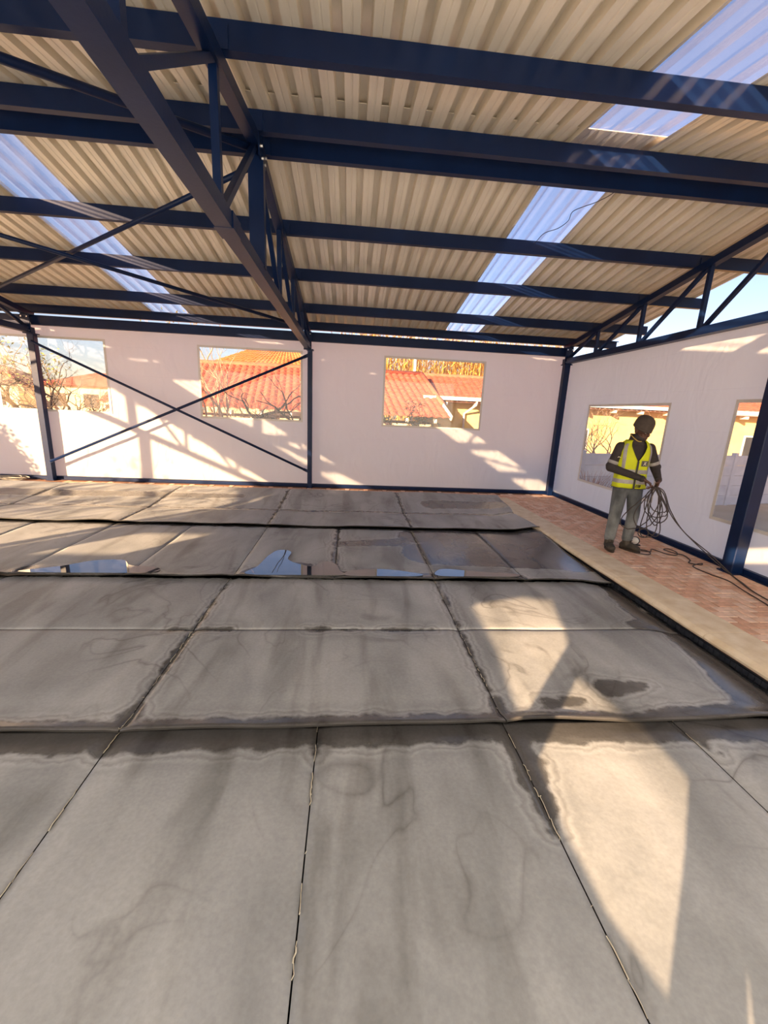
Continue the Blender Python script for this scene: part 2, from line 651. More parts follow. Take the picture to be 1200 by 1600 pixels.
for i in range(-90, 50):
    for j in range(-6, 92):
        k = (i - j) % 4
        x, y = 3.33 + i * BR, -.45 + j * BR
        if k == 0:
            bb = (x, y, x + 2 * BR, y + BR, 'h')
        elif k == 3:
            bb = (x, y, x + BR, y + 2 * BR, 'v')
        else:
            continue
        cut = pave_clip(*bb[:4])
        if cut:
            cx, cy = (cut[0] + cut[2]) / 2, (cut[1] + cut[3]) / 2
            dm = (round(cut[2] - cut[0] - .009, 3), round(cut[3] - cut[1] - .009, 3))
            pr = project((cx, cy, 0))
            vis = pr and -30 < pr[0] < 1230 and 0 < pr[1] < 1630
            bricks.append(((dm[0] * dm[1] / pr[2] ** 3 if vis else 0), cx, cy, dm))
bricks.sort(reverse=True)
rest = {0: MB(), 1: MB(), 2: MB(), 3: MB()}
for n, (sz, cx, cy, key) in enumerate(bricks):
    k = rnd.randrange(4)
    z = -.013 + rnd.uniform(-.0025, .0025)
    if n < 300:
        o = bpy.data.objects.new('brick', brick_mesh(key, k))
        COL.objects.link(o)
        o.parent = floor
        o.location = (cx, cy, z)
        o.rotation_euler = (rnd.uniform(-.008, .008), rnd.uniform(-.008, .008), rnd.uniform(-.008, .008))
    else:
        d = key
        rest[k].cbox((cx, cy, z), (d[0], d[1], .03), .004)
for k in range(4):
    if rest[k].v:
        tag(rest[k].build('brick_rest', M['brick'][k], floor), kind='stuff')

trim = tag(MB().box(((2.94 + 3.3) / 2, 3.75, -.05), (.30, 9.1, .045)).build('trim_1', M['mortar']), 'bedding under the coping beside the pool', kind='structure')
# coping stones: rounded nose toward the pool
y = -.75
prof = [(3.31, -.03), (3.31, .012), (3.30, .018), (3.02, .018), (2.965, .012), (2.932, -.004), (2.925, -.024), (2.935, -.045), (2.97, -.055), (3.1, -.055)]
while y < 8.25:
    ln = min(.60, 8.30 - y)
    c = MB()
    nP = len(prof)
    segs = 6
    for s_ in range(segs + 1):
        yy = y + .003 + (ln - .006) * s_ / segs
        w = .006 * mnoise.noise((yy * 1.5, 0, 3.3))
        for (a, b) in prof:
            c.v.append((a + w + .004 * mnoise.noise((yy * 5, b * 9, 1)), yy, b + .003 * mnoise.noise((yy * 3, a * 4, 7))))
    for s_ in range(segs):
        for k in range(nP):
            j = (k + 1) % nP
            c.f.append((s_ * nP + k, s_ * nP + j, (s_ + 1) * nP + j, (s_ + 1) * nP + k))
    c.f.append(tuple(range(nP)))
    c.f.append(tuple(reversed(range(segs * nP, segs * nP + nP))))
    c.build('coping_stone', M['coping'], trim)
    y += .60
# far coping (mostly under the blanket)
x = -8.2
while x < 2.9:
    MB().cbox((x + .3, 8.21, -.02), (.594, .19, .07), .012).build('coping_stone', M['coping'], trim)
    x += .6

# ------------------------------------------------------------------ fabric walls with clear windows
def fabric_grid(name, u0, u1, v0, v1, holes, place, parent, step=.12, amp=.012, seed=0.0):
    us = sorted(set([round(u0 + (u1 - u0) * i / max(1, round((u1 - u0) / step)), 4) for i in range(round((u1 - u0) / step) + 1)] + [h[i] for h in holes for i in (0, 1) if u0 < h[i] < u1]))
    vs = sorted(set([round(v0 + (v1 - v0) * i / max(1, round((v1 - v0) / step)), 4) for i in range(round((v1 - v0) / step) + 1)] + [h[i] for h in holes for i in (2, 3)]))
    mb = MB()
    idx = {}
    for i, u in enumerate(us):
        for j, v in enumerate(vs):
            e = 1.0
            for h in holes:
                if h[0] - .02 <= u <= h[1] + .02 and h[2] - .02 <= v <= h[3] + .02:
                    e = .12
            n = mnoise.noise((u * .9 + seed, v * .5, seed)) * 1.6 + mnoise.noise((u * 2.6 + v * 1.2, v * 1.7, seed + 4)) * .55
            idx[i, j] = len(mb.v)
            mb.v.append(place(u, v, amp * n * e))
    for i in range(len(us) - 1):
        for j in range(len(vs) - 1):
            cu, cv = (us[i] + us[i + 1]) / 2, (vs[j] + vs[j + 1]) / 2
            if any(h[0] < cu < h[1] and h[2] < cv < h[3] for h in holes):
                continue
            mb.f.append((idx[i, j], idx[i + 1, j], idx[i + 1, j + 1], idx[i, j + 1]))
    return mb.build(name, M['fabric'], parent, True)


W1 = (-6.80, -4.77, 1.375, 2.74)
W2 = (-3.01, -1.00, 1.375, 2.74)
W3 = (.69, 2.79, 1.36, 2.74)
W4 = (5.88, 7.98, .50, 1.94)
W5 = (2.70, 4.80, .53, 1.96)
FAB_TOP = 2.95
far_place = lambda u, v, n: (u, WALL_FAR_Y + n, v)
right_place = lambda u, v, n: (WALL_R_X + n, u, v)
wall_far = tag(MB().box(((-8.5 + 4.6) / 2, WALL_FAR_Y + .0, FAB_TOP + .02), (13.1, .03, .05)).build('wall_far', M['hem']), 'off white fabric wall along the far side of the pool', kind='structure')
fabric_grid('fabric_panel', -8.5, -.84, .03, FAB_TOP, [W1, W2], far_place, wall_far, seed=1.0)
fabric_grid('fabric_panel', -.84, 4.60, .03, FAB_TOP, [W3], far_place, wall_far, seed=5.0)
wall_right = tag(MB().box((WALL_R_X, (WALL_NEAR_Y + 9.0) / 2, 2.83), (.03, 9.0 - WALL_NEAR_Y, .05)).build('wall_right', M['hem']), 'off white fabric wall behind the worker', kind='structure')
fabric_grid('fabric_panel', 4.30, 8.98, .03, 2.83, [W4, (4.30, 4.80, W5[2], W5[3])], right_place, wall_right, seed=9.0)
fabric_grid('fabric_panel', WALL_NEAR_Y, 4.30, .03, 2.83, [(2.70, 4.30, W5[2], W5[3])], right_place, wall_right, seed=13.0)


def window(name, w, place, label):
    """clear pane with a welded hem round it"""
    u0, u1, v0, v1 = w
    mb = MB()
    nu, nv = 10, 8
    for i in range(nu + 1):
        for j in range(nv + 1):
            u, v = u0 + (u1 - u0) * i / nu, v0 + (v1 - v0) * j / nv
            mb.v.append(place(u, v, .003 * mnoise.noise((u * 1.3, v * 2, 2))))
    for i in range(nu):
        for j in range(nv):
            a = i * (nv + 1) + j
            mb.f.append((a, a + nv + 1, a + nv + 2, a + 1))
    root = thing(name, (0, 0, 0), label, None, kind='structure')
    mb.build('pane', M['pane'], root, True)
    for (a, b) in (((u0, v0), (u1, v0)), ((u0, v1), (u1, v1)), ((u0, v0), (u0, v1)), ((u1, v0), (u1, v1))):
        p, q = Vector(place(a[0], a[1], -.006)), Vector(place(b[0], b[1], -.006))
        d = (q - p).normalized() * (.02 if a[1] == b[1] else -.02)
        nrm = Vector(place(0, 0, 1)) - Vector(place(0, 0, 0))
        MB().beam(p - d, q + d, .006 if abs(d.z) < .001 else .04, .04 if abs(d.z) < .001 else .006, up=(0, 0, 1) if abs(d.z) < .001 else nrm).build('hem_strip', M['hem'], root)
    return root


window('window_1', W1, far_place, 'clear plastic window behind the leftmost column')
window('window_2', W2, far_place, 'clear plastic window crossed by the brace rods')
window('window_3', W3, far_place, 'clear plastic window showing the red tiled roof')
window('window_4', W4, right_place, 'clear plastic window behind the worker')
window('window_5', W5, right_place, 'clear plastic window behind the nearest column')

# base rails
MBr = lambda: MB()
b = MB()
b.box(((-8.5 + 4.55) / 2, 8.975, .035), (13.05, .05, .07))
b.box(((-8.5 + 4.55) / 2, 8.955, .008), (13.05, .09, .012))
tag(b.build('baseboard_far', M['steel']), 'dark blue steel rail at the foot of the far fabric wall', kind='structure')
b = MB()
b.box((4.60, 4.25, .035), (.05, 9.4, .07))
b.box((4.575, 4.25, .008), (.10, 9.4, .012))
tag(b.build('baseboard_right', M['steel']), 'dark blue steel rail at the foot of the right fabric wall', kind='structure')

# rear wall behind the camera, with unseen openings shaped to throw the sun patches inside
outer = [(-8.5, .02), (4.62, .02), (4.62, 3.26), (-8.5, 3.26)]
gap = [(-2.25, 1.40), (-1.62, 1.12), (-1.12, .86), (-.62, .60), (-.34, .48), (-.09, .40), (-.05, .56), (-.04, .68), (-.20, .75), (-.60, .90), (-.88, .99), (-1.18, 1.21), (-1.52, 1.43), (-1.85, 1.46)]
slit = [(.15, .26), (.20, .26), (.185, .42)]
high = [(-7.9, 1.85), (-7.0, 1.85), (-7.0, 2.15), (-7.9, 2.15)]
side = [(.32, 1.86), (.98, 1.86), (.98, 2.03), (.32, 2.03)]
polys = [[Vector((a, b, 0)) for a, b in pl] for pl in (outer, gap, slit, high, side)]
flat = [v for pl in polys for v in pl]
tris = tessellate_polygon(polys)
mb = MB()
mb.add([(v.x, WALL_NEAR_Y, v.y) for v in flat], [tuple(t) for t in tris])
wall_near = tag(mb.build('wall_near', M['fill_fabric']), 'fabric wall behind the camera, made translucent to fill the interior with light', kind='structure')

# ------------------------------------------------------------------ steel frame
def truss(x, label):
    t = thing('roof_truss', (x, RIDGE_Y, 2.78), label, 'roof truss', 'steel roof trusses')
    zt = lambda yy: zchord(yy) - .05
    ys = [Y_NEAR - .1, RIDGE_Y, Y_FAR + .1]
    part('top_chord', MB().beam((x, ys[0], zt(ys[0])), (x, RIDGE_Y, zt(RIDGE_Y)), .09, .09), M['steel'], t)
    part('top_chord', MB().beam((x, RIDGE_Y, zt(RIDGE_Y)), (x, ys[2], zt(ys[2])), .09, .09), M['steel'], t)
    part('bottom_chord', MB().beam((x, Y_NEAR - .05, 2.83), (x, Y_FAR + .05, 2.83), .11, .10), M['steel'], t)
    part('king_post', MB().beam((x, RIDGE_Y, 2.86), (x, RIDGE_Y, zt(RIDGE_Y)), .08, .13), M['steel'], t)
    part('splice_plate', MB().box((x, RIDGE_Y - 1.0, 2.83), (.13, .20, .104)), M['steel'], t)
    for sgn in (-1, 1):
        offs = [0, 1.18, 2.36, 3.54, 4.59]
        for k in (1, 2, 3):
            yy = RIDGE_Y + sgn * offs[k]
            part('web_vertical', MB().beam((x, yy, 2.86), (x, yy, zt(yy)), .05, .05), M['steel'], t)
        for k in range(4):
            ya, yb = RIDGE_Y + sgn * (offs[k] + .05), RIDGE_Y + sgn * (offs[k + 1] - .06)
            part('web_diagonal', MB().beam((x, ya, zt(ya) - .03), (x, yb, 2.87), .045, .045), M['steel'], t)
        ye = Y_FAR if sgn > 0 else Y_NEAR
        part('end_plate', MB().box((x, ye - sgn * .085, 2.93), (.15, .02, .34)), M['steel'], t)
        for (dx, dz) in ((-.05, -.12), (.05, -.12), (-.05, .12), (.05, .12)):
            yb = ye - sgn * .098
            part('bolt', MB().tube([(x + dx, yb, 2.93 + dz), (x + dx, yb - sgn * .018, 2.93 + dz)], .013, 6), M['bolt'], t)
    g = part('gusset', MB().box((x + .05, RIDGE_Y, zt(RIDGE_Y) - .06), (.012, .26, .16)), M['steel'], t)
    for (dy, dz) in ((-.09, -.02), (.09, -.02), (-.05, -.09), (.05, -.09)):
        part('bolt', MB().tube([(x + .056, RIDGE_Y + dy, zt(RIDGE_Y) - .04 + dz), (x + .074, RIDGE_Y + dy, zt(RIDGE_Y) - .04 + dz)], .013, 6), M['bolt'], t)
    return t


truss(XT_END, 'navy steel roof truss over the open left end')
truss(X_L, 'navy steel roof truss above the leftmost column in view')
truss(X_C, 'navy steel roof truss overhead, on the column between the two crossed-brace bays')
truss(X_R, 'navy steel roof truss along the top of the right fabric wall')


def column(x, y, w, d, label, h=2.76):
    c = thing('steel_column', (x, y, 0), label, 'column', 'navy steel columns')
    t_ = .012
    # box section with slightly chamfered corners
    ch = .008
    pr_ = [(-w / 2 + ch, -d / 2), (w / 2 - ch, -d / 2), (w / 2, -d / 2 + ch), (w / 2, d / 2 - ch), (w / 2 - ch, d / 2), (-w / 2 + ch, d / 2), (-w / 2, d / 2 - ch), (-w / 2, -d / 2 + ch)]
    mb = MB()
    n = len(pr_)
    mb.v = [(a, b, .013) for a, b in pr_] + [(a, b, h) for a, b in pr_]
    mb.f = [(i, (i + 1) % n, n + (i + 1) % n, n + i) for i in range(n)] + [tuple(reversed(range(n))), tuple(range(n, 2 * n))]
    mb.build('post', M['steel'], c)
    MB().box((0, 0, .008), (w + .04, d + .04, .014)).build('base_plate', M['steel'], c)
    MB().box((0, 0, h + .008), (w + .05, d + .05, .016)).build('cap_plate', M['steel'], c)
    return c


column(X_L + .02, 8.87, .12, .12, 'slim navy steel column in front of the leftmost window')
column(X_C + .04, 8.87, .09, .12, 'navy steel column in the middle of the far fabric wall')
column(4.49, 8.87, .12, .12, 'navy steel column in the corner of the two fabric walls')
column(4.50, 4.25, .15, .15, 'thick navy steel column nearest the camera, beside the trailing cord')
column(4.49, -.31, .12, .12, 'navy steel column in the right corner behind the camera')
column(X_C, -.31, .12, .12, 'navy steel column just behind the camera')
column(X_L, -.31, .12, .12, 'navy steel column of the rear wall on the left')
column(XT_END, 8.87, .12, .12, 'navy steel column at the far left end')
column(XT_END, 4.05, .14, .14, 'navy steel column in the middle of the open left end')
column(XT_END, -.31, .12, .12, 'navy steel column at the near left end')


def purlin(y, label, opens):
    """lipped channel along x"""
    z0 = zchord(y)
    h, fl_, t_ = .15, .065, .006
    s = opens
    pr_ = [(y, z0), (y + s * fl_, z0), (y + s * fl_, z0 + .018), (y + s * (fl_ - t_), z0 + .018), (y + s * (fl_ - t_), z0 + t_), (y + s * t_, z0 + t_),
           (y + s * t_, z0 + h - t_), (y + s * (fl_ - t_), z0 + h - t_), (y + s * (fl_ - t_), z0 + h - .018), (y + s * fl_, z0 + h - .018), (y + s * fl_, z0 + h), (y, z0 + h)]
    mb = MB()
    mb.extrude_profile(pr_, (ROOF_X0 + .05, ROOF_X1 - .04))
    root = thing('purlin', (0, y, z0), label, 'purlin', 'navy steel purlins under the roof sheets')
    part('channel', mb, M['steel'], root)
    for tx in (XT_END, X_L, X_C, X_R):
        part('cleat', MB().box((tx + .055, y - s * .006, z0 + .06), (.06, .008, .12)), M['steel'], root)
    return root


for y, s, lb in ((8.99, -1, 'navy steel purlin along the far eave, above the strip of light'), (8.08, 1, 'navy steel purlin next above the far eave'),
                 (6.85, 1, 'navy steel purlin halfway up the far roof slope'), (5.70, 1, 'navy steel purlin just below the ridge pair on the far slope'),
                 (4.48, 1, 'far one of the two navy purlins at the ridge'), (4.17, 1, 'near one of the two navy purlins at the ridge'),
                 (3.13, 1, 'navy steel purlin crossing the top of the picture, nearest in view'), (1.95, 1, 'navy steel purlin above the camera'),
                 (.80, 1, 'navy steel purlin low on the near slope behind the camera'), (-.36, 1, 'navy steel purlin along the near eave')):
    purlin(y, lb, s)

# eave beams
for (yy, lb) in ((8.93, 'navy steel eave beam along the top of the far fabric wall'), (-.38, 'navy steel eave beam behind the camera')):
    e = MB()
    e.box(((-8.5 + 4.55) / 2, yy, 3.02), (13.05, .07, .17))
    tag(e.build('eave_beam', M['steel']), lb, 'beam', 'navy eave beams')


def rod(name, p, q, r, label, group):
    """flat-ended pipe brace with end lugs"""
    root = thing(name, p, label, 'brace', group)
    p, q = Vector(p), Vector(q)
    d = (q - p).normalized()
    part('pipe', MB().tube([p, q], r, 10), M['steel'], root, True)
    for e, s in ((p, -1), (q, 1)):
        part('lug', MB().beam(e + d * s * .05, e - d * s * .05, .012, r * 2.4), M['steel'], root)
    return root


rod('brace_rod', (-5.91, 8.79, .39), (-.89, 8.79, 2.64), .026, 'navy brace rod rising to the right across the left bay of the far wall', 'crossed brace rods on the far wall')
rod('brace_rod', (-5.91, 8.73, 2.62), (-.89, 8.73, .39), .024, 'dark brace rod falling to the right across the left bay of the far wall', 'crossed brace rods on the far wall')
zb = lambda y: zchord(y) - .10
rod('roof_brace', (X_C, 4.40, zb(4.40) - .02), (X_L, 7.9, zb(7.9) - .02), .026, 'roof brace rod from the ridge down to the left truss, far slope', 'roof brace rods')
rod('roof_brace', (X_C, 8.30, zb(8.30) - .08), (X_L, 4.45, zb(4.45) - .08), .026, 'roof brace rod rising left from the far eave across the left skylight', 'roof brace rods')
rod('roof_brace', (X_C, 4.20, zb(4.20) - .02), (X_L, .25, zb(.25) - .02), .030, 'roof brace rod in the top left corner, near slope', 'roof brace rods')
rod('roof_brace', (X_C, .3, zb(.3) - .08), (X_L, 4.1, zb(4.1) - .08), .026, 'roof brace rod above the camera, out towards the left truss', 'roof brace rods')

# ------------------------------------------------------------------ roof: ribbed sheets, clear skylight sheets
PITCH_X = .178125
SHEET_W = PITCH_X * 4
rib = [(0, 0), (.045, 0), (.050, .004), (.056, .004), (.061, 0), (.103, 0), (.113, .066), (.168, .066)]


def sheet_mesh(y0, y1, sgn):
    """one sheet from y0 to y1, local x from 0; z follows the slope"""
    prof = []
    for k in range(4):
        prof += [(k * PITCH_X + a, b) for a, b in rib]
    prof += [(4 * PITCH_X, 0), (4 * PITCH_X + .025, .0)]
    mb = MB()
    n = len(prof)
    ny = 6
    for i in range(ny + 1):
        y = y0 + (y1 - y0) * i / ny
        for (a, b) in prof:
            mb.v.append((a, y, zchord(y) + .152 + b))
    for i in range(ny):
        for k in range(n - 1):
            q = (i * n + k, i * n + k + 1, (i + 1) * n + k + 1, (i + 1) * n + k)
            mb.f.append(q if y1 > y0 else tuple(reversed(q)))
    return mb.mesh('roof_sheet')


ceil = thing('ceiling', (0, 0, 0), 'ribbed zinc roof with clear skylight strips', None, kind='structure')
cap = MB()
zr = zchord(RIDGE_Y) + .152
cap.beam((ROOF_X0, RIDGE_Y - .12, zr + .03), (ROOF_X1, RIDGE_Y - .12, zr + .03), .30, .006, up=(0, -.154, 1))
cap.beam((ROOF_X0, RIDGE_Y + .12, zr + .03), (ROOF_X1, RIDGE_Y + .12, zr + .03), .30, .006, up=(0, .154, 1))
cap.build('ridge_cap', M['sheet'], ceil)
me_far, me_near = sheet_mesh(RIDGE_Y + .02, 9.38, 1), sheet_mesh(RIDGE_Y - .02, -.85, -1)
me_far_s, me_near_s = me_far.copy(), me_near.copy()
for me, mt in ((me_far, 'sheet'), (me_near, 'sheet'), (me_far_s, 'skylight'), (me_near_s, 'skylight')):
    me.materials.append(M[mt])
SKY0 = 1.86
for k in range(-16, 6):
    x = SKY0 + k * SHEET_W
    if x < ROOF_X0 - .3 or x + SHEET_W > ROOF_X1 + .45:
        continue
    sky = k in (0, -8, -14)
    for me in ((me_far_s, me_near_s) if sky else (me_far, me_near)):
        o = bpy.data.objects.new('skylight_sheet' if sky else 'roof_sheet', me)
        COL.objects.link(o)
        o.parent = ceil
        o.location = (x, 0, (k % 2) * .004)

# ------------------------------------------------------------------ pool cover blankets
def seg_d(x, y, x0, y0, x1, y1):
    dx, dy = x1 - x0, y1 - y0
    L2 = dx * dx + dy * dy
    t = 0 if L2 == 0 else max(0, min(1, ((x - x0) * dx + (y - y0) * dy) / L2))
    return math.hypot(x - x0 - t * dx, y - y0 - t * dy), t


# wet zones: (x0, y0, radius0, x1, y1, radius1)
WET = {
    1: [(-3.4, 2.0, .15, -1.2, 2.0, .15), (-1.2, 2.0, .17, .9, 2.0, .13), (.9, 2.0, .15, 3, 2.0, .20), (-.13, 1.99, .05, -.14, 1.80, .022), (.93, 2.0, .08, .95, 1.72, .085),
        (.95, 1.72, .085, .93, 1.36, .03), (2.75, 1.9, .2, 3.0, .2, .2), (2.0, 1.95, .05, 2.05, 1.75, .02), (-1.19, 1.99, .06, -1.19, 1.84, .02)],
    2: [(-5.4, 1.96, .09, .8, 1.96, .09), (.8, 1.96, .09, 1.6, 1.96, .10), (1.6, 1.96, .07, 3, 1.99, .16), (.93, 1.98, .05, .95, 2.16, .045), (-1.18, 1.98, .08, -1.18, 2.2, .03), (-1.18, 2.2, .03, -1.16, 3.9, .012),
        (.93, 2.2, .012, .96, 4.0, .03), (-1.35, 3.05, .02, -.9, 3.05, .02), (-.3, 3.04, .028, .1, 3.04, .028), (.3, 3.04, .03, .72, 3.04, .02), (-5.4, 4.09, .03, 3, 4.09, .03),
        (2.72, 2.0, .24, 2.95, 3.3, .16), (2.72, 3.28, .13, 2.9, 4.1, .12), (1.75, 2.28, .10, 2.05, 2.3, .02), (1.28, 2.14, .06, 1.5, 2.16, .03), (2.5, 3.1, .05, 2.7, 3.15, .15)],
    3: [(-6.5, 4.02, .03, 3, 4.02, .04), (-3.2, 4.2, .12, -2.0, 4.12, .07), (-.95, 4.2, .15, -.5, 4.35, .14), (-.5, 4.15, .10, 1.9, 4.12, .10), (1.1, 4.9, .42, 2.7, 4.9, .55), (1.0, 5.6, .3, 2.8, 5.5, .4),
        (-6.5, 6.0, .10, 3, 6.0, .12), (-.1, 5.2, .10, .7, 5.3, .16), (-.13, 4.2, .05, -.13, 5.9, .03)],
    4: [(-7.4, 6.93, .04, 3, 6.98, .05), (-1.16, 5.95, .03, -1.17, 8.4, .03), (.97, 5.95, .03, .98, 8.4, .04), (1.6, 7.5, .25, 2.8, 7.55, .2), (-6, 7.6, .2, -2, 7.7, .12), (-3.25, 5.95, .03, -3.25, 8.4, .03)],
}
ROW_Z = {1: -.075, 2: -.06, 3: -.048, 4: -.035}
ROW_Y = {1: (-.27, 2.03), 2: (1.965, 4.10), 3: (4.04, 6.02), 4: (5.95, 8.42)}
ROW_X = {1: [-3.35, -2.27, -1.19, -.135, .935, 1.99, 2.915], 2: [-5.4, -3.3, -1.175, .935, 2.915], 3: [-6.45, -5.4, -4.3, -3.25, -2.2, -1.15, -.12, .95, 1.94, 2.925], 4: [-7.45, -5.35, -3.25, -1.175, .975, 2.97]}


def cover_z(row, x, y):
    z = ROW_Z[row]
    y0, y1 = ROW_Y[row]
    n1 = mnoise.noise((x * .9, y * .9, row * 5.0))
    n2 = mnoise.noise((x * 3.1, y * 3.1, row * 3.0))
    z += .010 * n1 + .0035 * n2
    # lifted, wavy near edge (dark gap to the row in front)
    lift = .016 + .034 * max(0, mnoise.noise((x * 1.3, row * 7.0, 0)) + .25) if row > 1 else 0
    z += lift * math.exp(-((y - y0) / .07) ** 2)
    # far edge tucked under the next row
    if row < 4:
        z -= .010 * math.exp(-((y - y1) / .12) ** 2)
    # seams: panels lie slightly pillowed
    for sx in ROW_X[row][1:-1]:
        z -= .010 * math.exp(-((x - sx) / .05) ** 2)
    if row == 2:
        z -= .008 * math.exp(-((y - 3.05) / .05) ** 2)
    if row == 4:
        t = max(0, min(1, (y - 6.9) / 1.3))
        z += .085 * t * t * (3 - 2 * t) - .012 * math.exp(-((y - 6.95) / .10) ** 2)
        tr = max(0, min(1, (x - 2.55) / .35))
        z += .055 * tr * (1 - t)
    elif row == 3:
        tr = max(0, min(1, (x - 2.55) / .3))
        z += .05 * tr * max(0, min(1, (y - 4.9) / .9)) - .03 * tr * max(0, min(1, (4.9 - y) / .8))
    else:
        tr = max(0, min(1, (x - 2.45) / .4))
        z -= .05 * tr * tr
    return z


def wet_d(row, x, y):
    d = 9.0
    for (x0, y0, r0, x1, y1, r1) in WET[row]:
        q, t = seg_d(x, y, x0, y0, x1, y1)
        d = min(d, q - (r0 + (r1 - r0) * t))
    return d


def edge_x(row, x, y):
    """wavy right edge beside the coping"""
    if x > 2.6:
        t = (x - 2.6) / .33
        return x + t * (.035 * mnoise.noise((y * 1.7, row, 2)) - .02) + (t * .17 * max(0, (y - 7.0) / 1.4) if row == 4 else 0)
    return x


def panel(row, x0, x1, y0, y1, root, step):
    nx, ny = max(4, round((x1 - x0) / step)), max(4, round((y1 - y0) / step))
    g = .003
    xs = [x0 + g + (x1 - x0 - 2 * g) * i / nx for i in range(nx + 1)]
    ys = [y0 + g + (y1 - y0 - 2 * g) * j / ny for j in range(ny + 1)]
    mb = MB()
    wet = []
    for i in range(nx + 1):
        for j in range(ny + 1):
            x, y = xs[i], ys[j]
            xe = edge_x(row, x, y)
            mb.v.append((xe, y, cover_z(row, x, y)))
            wet.append(wet_d(row, x, y))
    W = ny + 1
    for i in range(nx):
        for j in range(ny):
            a = i * W + j
            mb.f.append((a, a + W, a + W + 1, a + 1))
    # rim: the blanket is about 12 mm thick
    loop = [i * W for i in range(nx + 1)] + [nx * W + j for j in range(1, W)] + [i * W + ny for i in range(nx - 1, -1, -1)] + [j for j in range(ny - 1, 0, -1)]
    base = len(mb.v)
    for k in loop:
        v = mb.v[k]
        mb.v.append((v[0], v[1], v[2] - .012))
        wet.append(wet[k])
    n = len(loop)
    for k in range(n):
        j = (k + 1) % n
        mb.f.append((loop[k], base + k, base + j, loop[j]))
    me = mb.mesh('cover_panel')
    me.materials.append(M['cover'])
    me.materials.append(M['shaded_rim'])
    for k in range(n):
        me.polygons[nx * ny + k].material_index = 1
    at = me.attributes.new('wet', 'FLOAT', 'POINT')
    at.data.foreach_set('value', wet)
    o = link('cover_panel', me, M['cover'], root, True)
    for k in range(n):
        me.polygons[nx * ny + k].use_smooth = False
    return o


ROW_LABEL = {1: 'grey pool blanket nearest the camera, pale with dark wet far edge', 2: 'grey pool blanket in the second row, with a seam along its middle',
             3: 'grey pool blanket in the third row, darkly wet with sky-reflecting puddles', 4: 'grey pool blanket furthest away, its far edge lifted over the coping'}
for row in (1, 2, 3, 4):
    root = thing('pool_blanket', (0, 0, 0), ROW_LABEL[row], 'pool cover', 'grey pool blankets laid in rows')
    y0, y1 = ROW_Y[row]
    cuts = [y0, 3.05, y1] if row == 2 else [y0, y1]
    xs = ROW_X[row]
    for i in range(len(xs) - 1):
        for j in range(len(cuts) - 1):
            panel(row, xs[i], xs[i + 1], cuts[j], cuts[j + 1], root, .035 if row < 3 else .045)
    # frayed pale threads and weld beads along the seams
    for sx in xs[1:-1]:
        if row == 3 and sx not in (-1.15, .95, 1.94):
            continue
        mb = MB()
        y = y0 + .01
        amt = 1.0 if sx in (-.135, .935, -1.19, -1.175, .95) else .45
        while y < y1 - .02:
            ln = rnd.uniform(.02, .12)
            if rnd.random() < .62 * amt:
                w = rnd.uniform(.0010, .0024) * (1.25 if row == 1 else 1)
                pts = []
                for k in range(4):
                    yy = min(y + ln * k / 3, y1 - .005)
                    xx = sx + rnd.uniform(-.004, .004)
                    pts.append((xx, yy, cover_z(row, sx, yy) + .004))
                mb.tube(pts, w, 4)
            if rnd.random() < .35 * amt:
                a = rnd.uniform(0, 6.28)
                q = rnd.uniform(.006, .018)
                zz = cover_z(row, sx, y) + .006
                mb.tube([(sx, y, zz), (sx + q * math.cos(a), y + q * math.sin(a), zz + .003)], .0014, 3)
            y += ln * (1.0 if rnd.random() < .8 else 1.8)
        if mb.v:
            tag(mb.build('seam_thread', M['thread'], root), kind='stuff')

# puddles lying on the third blanket along its near edge
def puddle(label, outline, z_off=.004, row=3):
    pts = []
    n = len(outline)
    for i in range(n):          # closed Catmull-Rom through the outline
        p0, p1, p2, p3 = (outline[(i + k - 1) % n] for k in range(4))
        for s_ in range(5):
            t = s_ / 5
            pts.append(tuple(.5 * ((2 * p1[k]) + (-p0[k] + p2[k]) * t + (2 * p0[k] - 5 * p1[k] + 4 * p2[k] - p3[k]) * t * t + (-p0[k] + 3 * p1[k] - 3 * p2[k] + p3[k]) * t ** 3) for k in (0, 1)))
    zz = max(cover_z(row, a, b) for a, b in pts) - .004 + z_off
    tri = tessellate_polygon([[Vector((a, b, 0)) for a, b in pts]])
    mb = MB()
    mb.add([(a, b, zz) for a, b in pts] + [(a, b, zz - .012) for a, b in pts], [tuple(t) for t in tri])
    m_ = len(pts)
    for i in range(m_):
        j = (i + 1) % m_
        mb.f.append((i, j, m_ + j, m_ + i))
    o = mb.build('puddle', M['water'])
    bmm = bmesh.new()
    bmm.from_mesh(o.data)
    bmesh.ops.recalc_face_normals(bmm, faces=bmm.faces)
    bmm.to_mesh(o.data)
    bmm.free()
    return tag(o, label, 'puddle', 'puddles on the third blanket')


puddle('long shallow puddle at the left end of the third blanket', [(-3.2, 4.09), (-2.9, 4.25), (-2.68, 4.42), (-2.4, 4.45), (-2.25, 4.30), (-2.0, 4.26), (-1.9, 4.18), (-2.0, 4.10), (-2.5, 4.08)])
puddle('wide puddle reflecting blue sky beside the middle seam', [(-1.02, 4.10), (-.95, 4.32), (-.90, 4.66), (-.80, 4.88), (-.66, 4.80), (-.66, 4.55), (-.52, 4.40), (-.36, 4.34), (-.26, 4.50), (-.12, 4.42), (-.06, 4.2), (-.02, 4.10), (-.5, 4.085)])
puddle('narrow puddle running along the near edge of the third blanket', [(.0, 4.09), (.05, 4.22), (.3, 4.28), (.52, 4.26), (.70, 4.20), (.82, 4.14), (.75, 4.09), (.4, 4.08)])
puddle('small puddle right of the middle seam on the third blanket', [(.98, 4.09), (1.0, 4.24), (1.12, 4.29), (1.35, 4.24), (1.60, 4.20), (1.86, 4.16), (1.84, 4.09), (1.4, 4.08)])

